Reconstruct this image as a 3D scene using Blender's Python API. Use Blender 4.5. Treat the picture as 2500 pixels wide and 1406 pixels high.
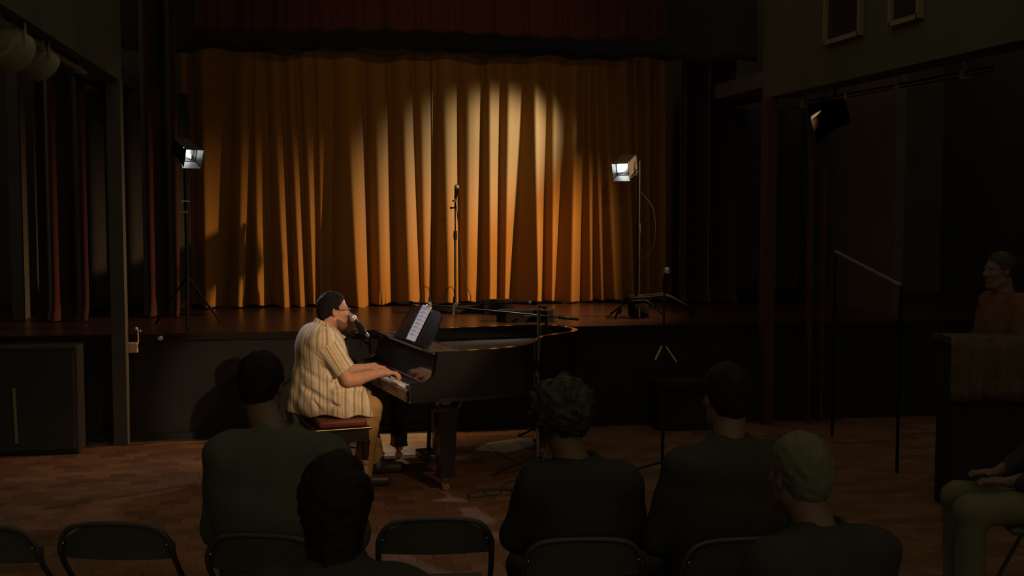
import bpy, bmesh, math, random
import numpy as np
from mathutils import Vector, Matrix

random.seed(7)
rng = np.random.default_rng(7)
for o in list(bpy.data.objects):
    bpy.data.objects.remove(o)
scene = bpy.context.scene
COL = scene.collection
R_ = math.radians

# ------------------------------------------------------------------ camera
FPX, YAW, PIT, EYE = 2939.0, R_(9.6), R_(4.07), 2.0
cam_d = bpy.data.cameras.new('camera')
cam_d.sensor_width = 36.0
cam_d.lens = FPX / 2500 * 36.0
cam_d.clip_end = 100
cam = bpy.data.objects.new('camera', cam_d)
COL.objects.link(cam)
cam.location = (0, 0, EYE)
cam.rotation_euler = (R_(90) - PIT, 0, -YAW)
scene.camera = cam

scene.view_settings.view_transform = 'Standard'
scene.view_settings.look = 'None'
scene.view_settings.exposure = 0.0
scene.view_settings.gamma = 1.0
scene.view_settings.use_curve_mapping = False

# ------------------------------------------------------------------ dim spill that fills the dark hall
world = bpy.data.worlds.new('world')
scene.world = world
world.use_nodes = True
bg = world.node_tree.nodes['Background']
bg.inputs[0].default_value = (1.0, 0.82, 0.50, 1)
bg.inputs[1].default_value = 0.20


def spot(name, loc, target, power, color, size_deg, blend, radius=0.06):
    d = bpy.data.lights.new(name, 'SPOT')
    d.energy = power
    d.color = color
    d.spot_size = R_(size_deg)
    d.spot_blend = blend
    d.shadow_soft_size = radius
    o = bpy.data.objects.new(name, d)
    COL.objects.link(o)
    o.location = loc
    o.rotation_euler = (Vector(target) - Vector(loc)).to_track_quat('-Z', 'Y').to_euler()
    return o


# theatre lanterns: hall key on the pianist, overhead stage special; curtain wash and fill are added lamps
spot('key_lantern_light', (3.4, 1.0, 4.2), (0.42, 8.65, 1.10), 1300, (1.0, 0.72, 0.45), 10.8, 0.55, 0.05)
spot('floor_lantern_light', (3.0, 1.6, 4.5), (0.25, 8.2, 0.0), 330, (1.0, 0.66, 0.40), 30, 1.0, 0.06)
WASH, WASH_AIM = Vector((4.75, 10.55, 2.80)), Vector((-1.3, 12.95, 0.95))
spot('added_wash_light', WASH, WASH_AIM, 1320, (1.0, 0.57, 0.26), 84, 1.0, 0.027)  # added lamp in the right wing, placed to rake the curtain folds
spot('added_fill_light', (1.2, 2.5, 3.35), (1.35, 12.9, 2.6), 290, (1.0, 0.60, 0.24), 28, 1.0, 0.08)  # added lamp that lifts the dark gaps between the curtain folds
spot('special_lantern_light', (3.62, 11.55, 3.38), (1.85, 12.9, 2.46), 520, (0.80, 0.88, 1.25), 40, 1.0, 0.10)
LAMP_L = Vector((-1.02, 10.9, 2.42))
LAMP_R = Vector((2.945, 11.1, 2.32))
spot('left_stage_lamp_light', LAMP_L + Vector((0.10, -0.10, -0.02)), (0.34, 8.65, 1.12), 150, (0.84, 0.86, 1.0), 24, 0.6, 0.04)
spot('right_stage_lamp_light', LAMP_R + Vector((-0.12, -0.13, -0.03)), (-0.35, 8.6, 0.55), 215, (1.0, 0.87, 0.82), 46, 0.7, 0.04)

# ------------------------------------------------------------------ placing by sight lines
FW = Vector((math.sin(YAW) * math.cos(PIT), math.cos(YAW) * math.cos(PIT), -math.sin(PIT)))
RT = Vector((math.cos(YAW), -math.sin(YAW), 0))
UPV = RT.cross(FW)
OO = Vector((0, 0, EYE))


def ray(x, y):
    return FW + RT * ((x - 1250) / FPX) + UPV * ((703 - y) / FPX)


def atZ(x, y, z):
    d = ray(x, y)
    return OO + d * ((z - EYE) / d.z)


def atY(x, y, Y):
    d = ray(x, y)
    return OO + d * (Y / d.y)


def atX(x, y, X):
    d = ray(x, y)
    return OO + d * (X / d.x)


# ------------------------------------------------------------------ materials
MATS = {}


def mat(name, col, rough=0.6, metal=0.0, spec=0.5, noise=None, bump=None, emit=None, coat=0.0, vary=None, sheen=0.0):
    """noise=(scale, amount) mottles the colour; bump=(scale, strength, distance); vary='object'/'island' tints pieces"""
    if name in MATS:
        return MATS[name]
    m = bpy.data.materials.new(name)
    m.use_nodes = True
    nt = m.node_tree
    b = nt.nodes['Principled BSDF']
    b.inputs['Roughness'].default_value = rough
    b.inputs['Metallic'].default_value = metal
    b.inputs['Specular IOR Level'].default_value = spec
    b.inputs['Coat Weight'].default_value = coat
    if sheen:
        b.inputs['Sheen Weight'].default_value = sheen
        b.inputs['Sheen Roughness'].default_value = 0.4
    c4 = (col[0], col[1], col[2], 1)
    b.inputs['Base Color'].default_value = c4
    tc = nt.nodes.new('ShaderNodeTexCoord')
    src = None
    if noise:
        n = nt.nodes.new('ShaderNodeTexNoise')
        n.inputs['Scale'].default_value = noise[0]
        n.inputs['Detail'].default_value = 4
        nt.links.new(tc.outputs['Object'], n.inputs['Vector'])
        mx = nt.nodes.new('ShaderNodeMix')
        mx.data_type = 'RGBA'
        a = noise[1]
        mx.inputs['A'].default_value = tuple(max(0, c * (1 - a)) for c in col) + (1,)
        mx.inputs['B'].default_value = tuple(min(1, c * (1 + a)) for c in col) + (1,)
        nt.links.new(n.outputs['Fac'], mx.inputs['Factor'])
        src = mx.outputs['Result']
    if vary:
        hs = nt.nodes.new('ShaderNodeHueSaturation')
        mr = nt.nodes.new('ShaderNodeMapRange')
        mr.inputs['To Min'].default_value = 0.72
        mr.inputs['To Max'].default_value = 1.28
        if vary == 'object':
            inf = nt.nodes.new('ShaderNodeObjectInfo')
            nt.links.new(inf.outputs['Random'], mr.inputs['Value'])
        else:
            inf = nt.nodes.new('ShaderNodeNewGeometry')
            nt.links.new(inf.outputs['Random Per Island'], mr.inputs['Value'])
        nt.links.new(mr.outputs['Result'], hs.inputs['Value'])
        if src:
            nt.links.new(src, hs.inputs['Color'])
        else:
            hs.inputs['Color'].default_value = c4
        src = hs.outputs['Color']
    if src:
        nt.links.new(src, b.inputs['Base Color'])
    if bump:
        n2 = nt.nodes.new('ShaderNodeTexNoise')
        n2.inputs['Scale'].default_value = bump[0]
        n2.inputs['Detail'].default_value = 3
        nt.links.new(tc.outputs['Object'], n2.inputs['Vector'])
        bp = nt.nodes.new('ShaderNodeBump')
        bp.inputs['Strength'].default_value = bump[1]
        bp.inputs['Distance'].default_value = bump[2] if len(bump) > 2 else 0.004
        nt.links.new(n2.outputs['Fac'], bp.inputs['Height'])
        nt.links.new(bp.outputs['Normal'], b.inputs['Normal'])
    if emit:
        b.inputs['Emission Color'].default_value = (emit[0], emit[1], emit[2], 1)
        b.inputs['Emission Strength'].default_value = emit[3]
    MATS[name] = m
    return m


M_BLACKWALL = mat('black_paint', (0.08, 0.07, 0.062), 0.9, spec=0.15, noise=(3, .25))
M_FASCIA = mat('fascia_plaster', (0.078, 0.083, 0.060), 0.9, spec=0.1, noise=(1.6, .25), bump=(30, .15))
M_AISLE = mat('aisle_wall_paint', (0.075, 0.070, 0.066), 0.9, spec=0.1, noise=(2, .2))
M_POST = mat('post_paint', (0.07, 0.035, 0.026), 0.9, spec=0.05, noise=(6, .25))
M_GROUT = mat('floor_screed', (0.085, 0.042, 0.022), 0.8, noise=(8, .2))
M_TILE = mat('parquet_tile', (0.150, 0.072, 0.038), 0.62, spec=0.25, noise=(14, .30), bump=(40, .12), vary='object')
M_TILEF = mat('parquet_tile_field', (0.150, 0.072, 0.038), 0.62, spec=0.25, noise=(14, .30), bump=(40, .12), vary='island')
M_STAGE = mat('stage_boards', (0.030, 0.013, 0.011), 0.30, spec=0.5, noise=(5, .30), bump=(25, .1))
M_STAGEF = mat('stage_front_cloth', (0.030, 0.027, 0.026), 0.95, spec=0.05, noise=(4, .2))
M_GOLD = mat('gold_velvet', (0.25, 0.122, 0.024), 0.85, spec=0.15, noise=(160, .16), bump=(260, .25, .002), sheen=0.12)
M_VALANCE = mat('valance_velvet', (0.058, 0.017, 0.013), 0.9, spec=0.1, noise=(60, .2), sheen=0.1)
M_RED = mat('red_velvet', (0.050, 0.016, 0.013), 0.9, spec=0.1, noise=(60, .2), sheen=0.2)
M_STAND = mat('stand_black', (0.006, 0.006, 0.006), 0.7, spec=0.08)
M_SANDBAG = mat('sandbag_canvas', (0.010, 0.009, 0.009), 0.95, spec=0.02, noise=(40, .2))
M_BLKCLOTH = mat('black_cloth', (0.045, 0.043, 0.042), 0.95, spec=0.05, noise=(30, .2))
M_PIANO = mat('piano_ebony', (0.016, 0.014, 0.013), 0.13, spec=0.5, coat=0.3)
M_PIANOSAT = mat('piano_satin', (0.020, 0.017, 0.015), 0.32, spec=0.5, noise=(30, .2))
M_KEYSLIP = mat('keyslip_wood', (0.10, 0.052, 0.028), 0.25, spec=0.5, noise=(20, .25))
M_IVORY = mat('ivory_key', (0.72, 0.66, 0.58), 0.3)
M_EBONYKEY = mat('ebony_key', (0.012, 0.012, 0.012), 0.3)
M_PLATE = mat('gilded_plate', (0.13, 0.085, 0.03), 0.5, metal=0.4, noise=(9, .2))
M_STRING = mat('steel_string', (0.12, 0.10, 0.07), 0.5, metal=0.4)
M_SOUND = mat('spruce_soundboard', (0.13, 0.075, 0.03), 0.5, noise=(8, .2))
M_BRASS = mat('brass', (0.55, 0.40, 0.18), 0.3, metal=1.0)
M_CHROME = mat('chrome', (0.62, 0.60, 0.57), 0.22, metal=1.0)
M_STEELB = mat('black_steel', (0.014, 0.013, 0.012), 0.5, spec=0.3)
M_RUBBER = mat('black_rubber', (0.045, 0.042, 0.04), 0.8, spec=0.2)
M_PLASTIC = mat('black_plastic', (0.016, 0.015, 0.014), 0.8, spec=0.05)
M_MICMESH = mat('mic_grille', (0.55, 0.54, 0.55), 0.45, metal=0.8, bump=(600, .6, .001))
M_NICKEL = mat('nickel_mic', (0.60, 0.50, 0.36), 0.35, metal=0.25)
M_PAPER = mat('sheet_paper', (0.78, 0.75, 0.78), 0.7, noise=(60, .03))
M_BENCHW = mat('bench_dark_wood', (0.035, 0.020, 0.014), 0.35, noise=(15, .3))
M_BENCHLEG_LIT = mat('bench_leg_lit', (0.42, 0.24, 0.13), 0.4, noise=(18, .25))
M_CUSHION = mat('maroon_leather', (0.22, 0.050, 0.030), 0.5, spec=0.35, noise=(30, .2), bump=(60, .2))
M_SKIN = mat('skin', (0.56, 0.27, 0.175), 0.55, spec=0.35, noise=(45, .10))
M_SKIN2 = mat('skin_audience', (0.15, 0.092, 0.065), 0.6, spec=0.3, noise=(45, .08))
M_HAIR = mat('dark_hair', (0.014, 0.010, 0.008), 0.75, spec=0.15, noise=(120, .4), bump=(180, .8, .004))
M_HAIRB = mat('brown_hair', (0.034, 0.027, 0.021), 0.6, spec=0.3, noise=(90, .35), bump=(120, .8, .006))
M_HAIRG = mat('grey_hair', (0.10, 0.10, 0.065), 0.7, spec=0.2, noise=(90, .2), bump=(150, .6, .004))
M_BEARD = mat('beard', (0.21, 0.10, 0.065), 0.75, spec=0.2, noise=(220, .45), bump=(260, .8, .003))
M_EYE = mat('eye_white', (0.7, 0.66, 0.6), 0.2)
M_TROUSER = mat('tan_cotton', (0.40, 0.225, 0.085), 0.85, spec=0.15, noise=(40, .12), bump=(90, .2))
M_SHOE = mat('brown_leather', (0.045, 0.026, 0.018), 0.45, noise=(20, .2))
M_DENIM = mat('grey_denim', (0.13, 0.135, 0.14), 0.9, spec=0.1, noise=(220, .4))
M_CHAIR = mat('chair_vinyl', (0.065, 0.062, 0.058), 0.6, spec=0.25, noise=(20, .15))
M_CHAIRT = mat('chair_tube', (0.05, 0.046, 0.042), 0.4, spec=0.4)
M_CLOTHD = mat('dark_green_cotton', (0.090, 0.092, 0.075), 0.95, spec=0.05, noise=(25, .12))
M_CLOTHB = mat('black_cotton', (0.042, 0.040, 0.037), 0.95, spec=0.05, noise=(25, .15))
M_CLOTHC = mat('charcoal_cotton', (0.047, 0.042, 0.036), 0.95, spec=0.05, noise=(25, .15))
M_CLOTHR = mat('rust_cotton', (0.14, 0.070, 0.042), 0.95, spec=0.05, noise=(12, .35))
M_BEIGE = mat('khaki_cotton', (0.125, 0.122, 0.075), 0.95, spec=0.05, noise=(20, .12))
M_PANTS = mat('dark_trousers', (0.05, 0.046, 0.042), 0.95, spec=0.05)
M_LAMP = mat('lit_lamp', (0.9, 0.95, 1.0), 0.4, emit=(0.92, 1.0, 1.0, 14.0))
M_DOOR_LIT = mat('barn_door_lit', (0.16, 0.155, 0.16), 0.5, noise=(30, .2))
M_LAMPIN = mat('lamp_reflector', (0.75, 0.72, 0.72), 0.25, metal=0.8)
M_LED = mat('led_red', (0.5, 0.05, 0.02), 0.4, emit=(1.0, 0.15, 0.05, 0.25))
M_LEDB = mat('led_blue', (0.4, 0.5, 0.8), 0.4, emit=(0.55, 0.65, 1.0, 0.8))
M_PARCAN = mat('par_can_paint', (0.21, 0.205, 0.13), 0.5, noise=(12, .2))
M_LABEL = mat('beige_label', (0.62, 0.42, 0.24), 0.7, noise=(30, .1))
M_PALE = mat('pale_batten', (0.20, 0.20, 0.10), 0.8, noise=(12, .2))
M_GLASS = mat('dark_glass', (0.03, 0.03, 0.03), 0.1, spec=0.5)
M_BARCLOTH = mat('patterned_bar_cloth', (0.095, 0.068, 0.045), 0.9, spec=0.05, noise=(14, .6))
M_MAT = mat('pale_rug', (0.50, 0.38, 0.27), 0.95, spec=0.05, noise=(9, .45))
M_REDTAPE = mat('red_cable', (0.45, 0.07, 0.04), 0.5)
M_INK = mat('ink', (0.42, 0.40, 0.43), 0.7)

# shirt with woven stripes, driven by two lengths stored on the cloth (around the body / along it)
m = bpy.data.materials.new('striped_linen')
m.use_nodes = True
nt = m.node_tree
b = nt.nodes['Principled BSDF']
b.inputs['Roughness'].default_value = 0.9
b.inputs['Specular IOR Level'].default_value = 0.1
at = nt.nodes.new('ShaderNodeAttribute')
at.attribute_name = 'weave'
sx = nt.nodes.new('ShaderNodeSeparateXYZ')
nt.links.new(at.outputs['Vector'], sx.inputs[0])
mu = nt.nodes.new('ShaderNodeMath'); mu.operation = 'MULTIPLY'; mu.inputs[1].default_value = 1 / 0.105
nt.links.new(sx.outputs[0], mu.inputs[0])
fr = nt.nodes.new('ShaderNodeMath'); fr.operation = 'FRACT'
nt.links.new(mu.outputs[0], fr.inputs[0])
cr = nt.nodes.new('ShaderNodeValToRGB')
cream, tan, ochre, pink = (0.72, 0.61, 0.47, 1), (0.44, 0.25, 0.085, 1), (0.50, 0.34, 0.15, 1), (0.66, 0.50, 0.35, 1)
st = [(0.0, cream), (.10, cream), (.13, tan), (.19, tan), (.21, cream), (.25, ochre), (.28, cream), (.40, pink), (.43, tan),
      (.45, pink), (.55, cream), (.58, ochre), (.66, tan), (.69, ochre), (.72, pink), (.80, cream), (.83, tan), (.85, cream), (.95, cream), (1.0, cream)]
while len(cr.color_ramp.elements) < len(st):
    cr.color_ramp.elements.new(0.5)
for e_, (p_, c_) in zip(cr.color_ramp.elements, st):
    e_.position = p_
    e_.color = c_
nt.links.new(fr.outputs[0], cr.inputs[0])
tc = nt.nodes.new('ShaderNodeTexCoord')
nz = nt.nodes.new('ShaderNodeTexNoise'); nz.inputs['Scale'].default_value = 70; nz.inputs['Detail'].default_value = 5
nt.links.new(tc.outputs['Object'], nz.inputs['Vector'])
mr = nt.nodes.new('ShaderNodeMapRange'); mr.inputs['To Min'].default_value = .72; mr.inputs['To Max'].default_value = 1.25
nt.links.new(nz.outputs['Fac'], mr.inputs['Value'])
hs = nt.nodes.new('ShaderNodeHueSaturation')
nt.links.new(mr.outputs['Result'], hs.inputs['Value'])
nt.links.new(cr.outputs['Color'], hs.inputs['Color'])
nt.links.new(hs.outputs['Color'], b.inputs['Base Color'])
bp = nt.nodes.new('ShaderNodeBump'); bp.inputs['Strength'].default_value = .35; bp.inputs['Distance'].default_value = .006
nz2 = nt.nodes.new('ShaderNodeTexNoise'); nz2.inputs['Scale'].default_value = 22; nz2.inputs['Detail'].default_value = 4
nt.links.new(tc.outputs['Object'], nz2.inputs['Vector'])
nt.links.new(nz2.outputs['Fac'], bp.inputs['Height'])
nt.links.new(bp.outputs['Normal'], b.inputs['Normal'])
M_SHIRT = m

# ------------------------------------------------------------------ mesh helpers
ORG = {}


def props(o, label=None, cat=None, group=None, kind=None):
    if label: o['label'] = label
    if cat: o['category'] = cat
    if group: o['group'] = group
    if kind: o['kind'] = kind
    return o


def thing(name, label, cat, loc=(0, 0, 0), group=None):
    o = bpy.data.objects.new(name, None)
    o.empty_display_size = 0.1
    COL.objects.link(o)
    o.location = loc
    ORG[o.name] = Vector(loc)
    return props(o, label, cat, group)


def link(name, verts, faces, material, parent=None, smooth=False, origin=None, edges=()):
    """verts in world space; the object's origin is its thing's"""
    org = ORG[parent.name] if parent else Vector(origin if origin else (0, 0, 0))
    me = bpy.data.meshes.new(name)
    V = np.asarray(verts, dtype=float).reshape(-1, 3) - np.array(org)
    me.from_pydata(V.tolist(), list(edges), [tuple(f) for f in faces])
    me.materials.append(material)
    if smooth:
        me.polygons.foreach_set('use_smooth', [True] * len(me.polygons))
    me.update()
    o = bpy.data.objects.new(name, me)
    COL.objects.link(o)
    ORG[o.name] = org
    if parent:
        o.parent = parent
    else:
        o.location = org
    return o


def perp(d):
    d = Vector(d).normalized()
    a = Vector((0, 0, 1)) if abs(d.z) < 0.9 else Vector((1, 0, 0))
    x = d.cross(a).normalized()
    return d, x, d.cross(x).normalized()


class MB:
    def __init__(s, M=None):
        s.v, s.f, s.M, s.sm = [], [], M, False

    def add(s, vs, fs):
        n = len(s.v)
        s.v += [tuple(p) for p in vs]
        s.f += [tuple(i + n for i in f) for f in fs]
        return s

    def box(s, c, size, rot=None):
        vs = []
        for i in range(8):
            p = Vector(((i & 1) - .5, ((i >> 1) & 1) - .5, ((i >> 2) & 1) - .5))
            p = Vector((p.x * size[0], p.y * size[1], p.z * size[2]))
            if rot: p = rot @ p
            vs.append(p + Vector(c))
        return s.add(vs, [(0, 2, 3, 1), (4, 5, 7, 6), (0, 1, 5, 4), (2, 6, 7, 3), (0, 4, 6, 2), (1, 3, 7, 5)])

    def bbox(s, c, size, bev=0.01, rot=None, seg=2):
        """rounded box"""
        bm = bmesh.new()
        bmesh.ops.create_cube(bm, size=1)
        for v in bm.verts: v.co = Vector((v.co.x * size[0], v.co.y * size[1], v.co.z * size[2]))
        bmesh.ops.bevel(bm, geom=list(bm.edges), offset=bev, segments=seg, affect='EDGES', profile=0.5)
        bm.verts.index_update()
        vs = [(rot @ v.co if rot else v.co) + Vector(c) for v in bm.verts]
        fs = [[v.index for v in f.verts] for f in bm.faces]
        bm.free()
        return s.add(vs, fs)

    def tube(s, a, b_, r0, r1=None, n=10):
        r1 = r0 if r1 is None else r1
        a, b_ = Vector(a), Vector(b_)
        d, x, y = perp(b_ - a)
        vs = []
        for p, r in ((a, r0), (b_, r1)):
            for i in range(n):
                t = 2 * math.pi * i / n
                vs.append(p + x * (r * math.cos(t)) + y * (r * math.sin(t)))
        fs = [(i, (i + 1) % n, n + (i + 1) % n, n + i) for i in range(n)]
        fs += [tuple(range(n))[::-1], tuple(range(n, 2 * n))]
        return s.add(vs, fs)

    def lathe(s, prof, o=(0, 0, 0), axis=(0, 0, 1), n=16):
        """prof = [(radius, height)] along axis"""
        o = Vector(o)
        d, x, y = perp(axis)
        vs, fs = [], []
        for r, h in prof:
            for i in range(n):
                t = 2 * math.pi * i / n
                vs.append(o + d * h + x * (r * math.cos(t)) + y * (r * math.sin(t)))
        for k in range(len(prof) - 1):
            for i in range(n):
                j = (i + 1) % n
                fs.append((k * n + i, k * n + j, (k + 1) * n + j, (k + 1) * n + i))
        fs.append(tuple(range(n))[::-1])
        fs.append(tuple(range((len(prof) - 1) * n, len(prof) * n)))
        return s.add(vs, fs)

    def path(s, pts, r, n=7, closed=False):
        P = [Vector(p) for p in pts]
        N = len(P)
        vs, fs = [], []
        x = None
        for k in range(N):
            a = P[(k - 1) % N] if (closed or k > 0) else P[k]
            c = P[(k + 1) % N] if (closed or k < N - 1) else P[k]
            d = (c - a).normalized()
            if x is None:
                x = perp(d)[1]
            x = (x - d * x.dot(d)).normalized()
            y = d.cross(x)
            rr = r[k] if isinstance(r, (list, tuple)) else r
            for i in range(n):
                t = 2 * math.pi * i / n
                vs.append(P[k] + x * (rr * math.cos(t)) + y * (rr * math.sin(t)))
        m_ = N if closed else N - 1
        for k in range(m_):
            for i in range(n):
                j = (i + 1) % n
                k2 = (k + 1) % N
                fs.append((k * n + i, k * n + j, k2 * n + j, k2 * n + i))
        if not closed:
            fs.append(tuple(range(n))[::-1])
            fs.append(tuple(range((N - 1) * n, N * n)))
        return s.add(vs, fs)

    def prism(s, poly, z0, z1, fn=None):
        """poly = 2d outline extruded along z; fn maps (x,y,z) -> point"""
        fn = fn or (lambda x, y, z: (x, y, z))
        n = len(poly)
        vs = [fn(x, y, z0) for x, y in poly] + [fn(x, y, z1) for x, y in poly]
        fs = [(i, (i + 1) % n, n + (i + 1) % n, n + i) for i in range(n)]
        fs += [tuple(range(n))[::-1], tuple(range(n, 2 * n))]
        return s.add(vs, fs)

    def ball(s, c, r, n=12, sc=(1, 1, 1)):
        prof = []
        k = n // 2
        vs, fs = [], []
        for i in range(k + 1):
            a = math.pi * i / k
            for j in range(n):
                t = 2 * math.pi * j / n
                vs.append(Vector(c) + Vector((r * sc[0] * math.sin(a) * math.cos(t), r * sc[1] * math.sin(a) * math.sin(t), -r * sc[2] * math.cos(a))))
        for i in range(k):
            for j in range(n):
                j2 = (j + 1) % n
                fs.append((i * n + j, i * n + j2, (i + 1) * n + j2, (i + 1) * n + j))
        return s.add(vs, fs)

    def build(s, name, material, parent=None, smooth=False, origin=None):
        vs = s.v
        if s.M is not None:
            vs = [s.M @ Vector(p) for p in vs]
        return link(name, [tuple(p) for p in vs], s.f, material, parent, smooth, origin)


def autosmooth(o, ang=40):
    me = o.data
    me.polygons.foreach_set('use_smooth', [True] * len(me.polygons))
    try:
        me.set_sharp_from_angle(angle=R_(ang))
    except Exception:
        pass
    return o


def copy_tree(root, loc, rotz, label, group=None):
    r = root.copy(); COL.objects.link(r)
    r.location = loc; r.rotation_euler = (0, 0, rotz); r['label'] = label
    if group: r['group'] = group
    for ch in root.children:
        c = ch.copy(); COL.objects.link(c); c.parent = r
        for g in ch.children:
            d = g.copy(); COL.objects.link(d); d.parent = c
    return r


# ------------------------------------------------------------------ solid modelling for figures (distance fields -> one mesh)
def A3(p): return np.array(p, dtype=np.float32)


def cap(p, a, b_, ra, rb=None):
    rb = ra if rb is None else rb
    a, b_ = A3(a), A3(b_)
    d = b_ - a
    t = np.clip(((p - a) @ d) / float(d @ d), 0, 1)
    q = p - a - t[:, None] * d
    return np.sqrt((q * q).sum(1)) - (ra + (rb - ra) * t)


def chain(p, pts, rs, k=0.01):
    d = cap(p, pts[0], pts[1], rs[0], rs[1])
    for i in range(1, len(pts) - 1):
        d = smin(d, cap(p, pts[i], pts[i + 1], rs[i], rs[i + 1]), k)
    return d


def ell(p, c, r, rot=None):
    q = p - A3(c)
    if rot is not None:
        q = q @ np.asarray(rot, dtype=np.float32)
    r = A3(r)
    k0 = np.sqrt(((q / r) ** 2).sum(1)) + 1e-6
    k1 = np.sqrt(((q / (r * r)) ** 2).sum(1)) + 1e-6
    return k0 * (k0 - 1) / k1


def smin(a, b_, k):
    h = np.clip(0.5 + 0.5 * (b_ - a) / k, 0, 1)
    return b_ * (1 - h) + a * h - k * h * (1 - h)


def smax(a, b_, k): return -smin(-a, -b_, k)


def pln(p, o, n):
    n = A3(n); n = n / np.linalg.norm(n)
    return (p - A3(o)) @ n


def roty(a):
    c, s = math.cos(a), math.sin(a)
    return np.array([[c, 0, s], [0, 1, 0], [-s, 0, c]])


def solid(fn, lo, hi, h, B=6):
    """surface-nets mesh of fn<0 inside the box; only blocks near the surface are sampled finely"""
    lo = np.array(lo, dtype=np.float32)
    nb = np.ceil((np.array(hi) - lo) / (h * B)).astype(int) + 1
    n = nb * B
    cx = [lo[i] + (np.arange(nb[i]) + .5) * B * h for i in range(3)]
    G = np.stack(np.meshgrid(*cx, indexing='ij'), -1).reshape(-1, 3).astype(np.float32)
    dc = fn(G)
    act = np.abs(dc) < B * h * 1.75 + 0.012
    D = np.repeat(np.repeat(np.repeat(np.where(dc < 0, -1., 1.).astype(np.float32).reshape(nb), B, 0), B, 1), B, 2)
    ab = np.argwhere(act.reshape(nb))
    off = np.stack(np.meshgrid(*[np.arange(B)] * 3, indexing='ij'), -1).reshape(-1, 3)
    for s in range(0, len(ab), 1500):
        idx = (ab[s:s + 1500, None, :] * B + off[None]).reshape(-1, 3)
        D[idx[:, 0], idx[:, 1], idx[:, 2]] = fn((lo + idx * h).astype(np.float32))
    S = D < 0
    c8 = [(i & 1, (i >> 1) & 1, (i >> 2) & 1) for i in range(8)]
    sl = lambda c: tuple(slice(c[i], n[i] - 1 + c[i]) for i in range(3))
    cnt = sum(S[sl(c)].astype(np.int8) for c in c8)
    cell = np.argwhere((cnt > 0) & (cnt < 8))
    vals = np.stack([D[cell[:, 0] + c[0], cell[:, 1] + c[1], cell[:, 2] + c[2]] for c in c8], 1)
    acc = np.zeros((len(cell), 3)); num = np.zeros(len(cell))
    for a in range(8):
        for bit in (1, 2, 4):
            if a & bit: continue
            b2 = a | bit
            va, vb = vals[:, a], vals[:, b2]
            mk = (va < 0) != (vb < 0)
            t = np.where(mk, va / np.where(mk, va - vb, 1), 0)
            pa, pb = np.array(c8[a], float), np.array(c8[b2], float)
            acc += np.where(mk[:, None], pa + t[:, None] * (pb - pa), 0)
            num += mk
    V = lo + (cell + acc / num[:, None]) * h
    ID = -np.ones(tuple(n), dtype=np.int32)
    ID[cell[:, 0], cell[:, 1], cell[:, 2]] = np.arange(len(cell))
    F = []
    for ax in range(3):
        e = np.zeros(3, int); e[ax] = 1
        a1, a2 = (ax + 1) % 3, (ax + 2) % 3
        s0 = [slice(1, n[i] - 1) for i in range(3)]
        P = np.argwhere(S[tuple(s0)] != S[tuple(slice(1 + e[i], n[i] - 1 + e[i]) for i in range(3))]) + 1
        if not len(P): continue
        d1 = np.zeros(3, int); d1[a1] = 1
        d2 = np.zeros(3, int); d2[a2] = 1
        g = lambda Q: ID[Q[:, 0], Q[:, 1], Q[:, 2]]
        q = np.stack([g(P - d1 - d2), g(P - d2), g(P), g(P - d1)], 1)
        ins = S[P[:, 0], P[:, 1], P[:, 2]]
        q[~ins] = q[~ins][:, ::-1]
        F.append(q[(q >= 0).all(1)])
    return V, np.concatenate(F)


def solid_obj(name, fn, lo, hi, h, M, material, parent, weave=None):
    V, F = solid(fn, lo, hi, h)
    W = np.array([list(r) for r in M.to_3x3()])
    VW = V @ W.T + np.array(M.translation)
    o = link(name, VW, F.tolist(), material, parent, smooth=True)
    if weave is not None:
        a = o.data.attributes.new('weave', 'FLOAT_VECTOR', 'POINT')
        a.data.foreach_set('vector', weave(V).astype(np.float32).ravel())
    return o


_fz = np.random.default_rng(5)
_FD = _fz.normal(size=(10, 3)); _FD /= np.linalg.norm(_FD, axis=1)[:, None]
_FP = _fz.uniform(0, 6.28, 10)


def fuzz(q, f):
    """isotropic lumpiness of wavelength 2*pi/f"""
    return sum(np.sin((q @ d_.astype(np.float32)) * f * (.7 + .09 * i) + p_) for i, (d_, p_) in enumerate(zip(_FD, _FP))) / 3.2


def head_sdf(p, c, ears=True, nose=1.0):
    q = p - A3(c)
    d = ell(q, (-.012, 0, .036), (.098, .077, .090))
    d = smin(d, ell(q, (.034, 0, -.042), (.060, .059, .083)), .035)
    d = smin(d, ell(q, (.060, 0, -.108), (.028, .032, .020)), .03)
    d = smin(d, cap(q, (-.005, .052, -.062), (.050, .030, -.100), .018, .018), .03)
    d = smin(d, cap(q, (-.005, -.052, -.062), (.050, -.030, -.100), .018, .018), .03)
    d = smin(d, cap(q, (.080, -.036, .026), (.080, .036, .026), .012), .015)
    for s in (-1, 1):
        d = smax(d, -ell(q, (.100, .032 * s, .006), (.020, .017, .011)), .010)
        d = smin(d, ell(q, (.062, .043 * s, -.022), (.026, .020, .018)), .02)
    d = smin(d, chain(q, [(.090, 0, .020), (.104, 0, -.010), (.113 * nose, 0, -.027)], [.009, .011, .014], .008), .010)
    d = smin(d, ell(q, (.096, .013, -.031), (.012, .009, .008)), .008)
    d = smin(d, ell(q, (.096, -.013, -.031), (.012, .009, .008)), .008)
    d = smin(d, cap(q, (.089, -.017, -.060), (.089, .017, -.060), .0075), .006)
    d = smin(d, cap(q, (.087, -.015, -.072), (.087, .015, -.072), .0075), .006)
    if ears:
        for s in (-1, 1):
            e = ell(q, (-.010, .079 * s, -.004), (.019, .009, .033))
            e = smax(e, -ell(q, (-.004, .087 * s, .002), (.009, .007, .017)), .005)
            d = smin(d, e, .008)
    return d


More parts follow.
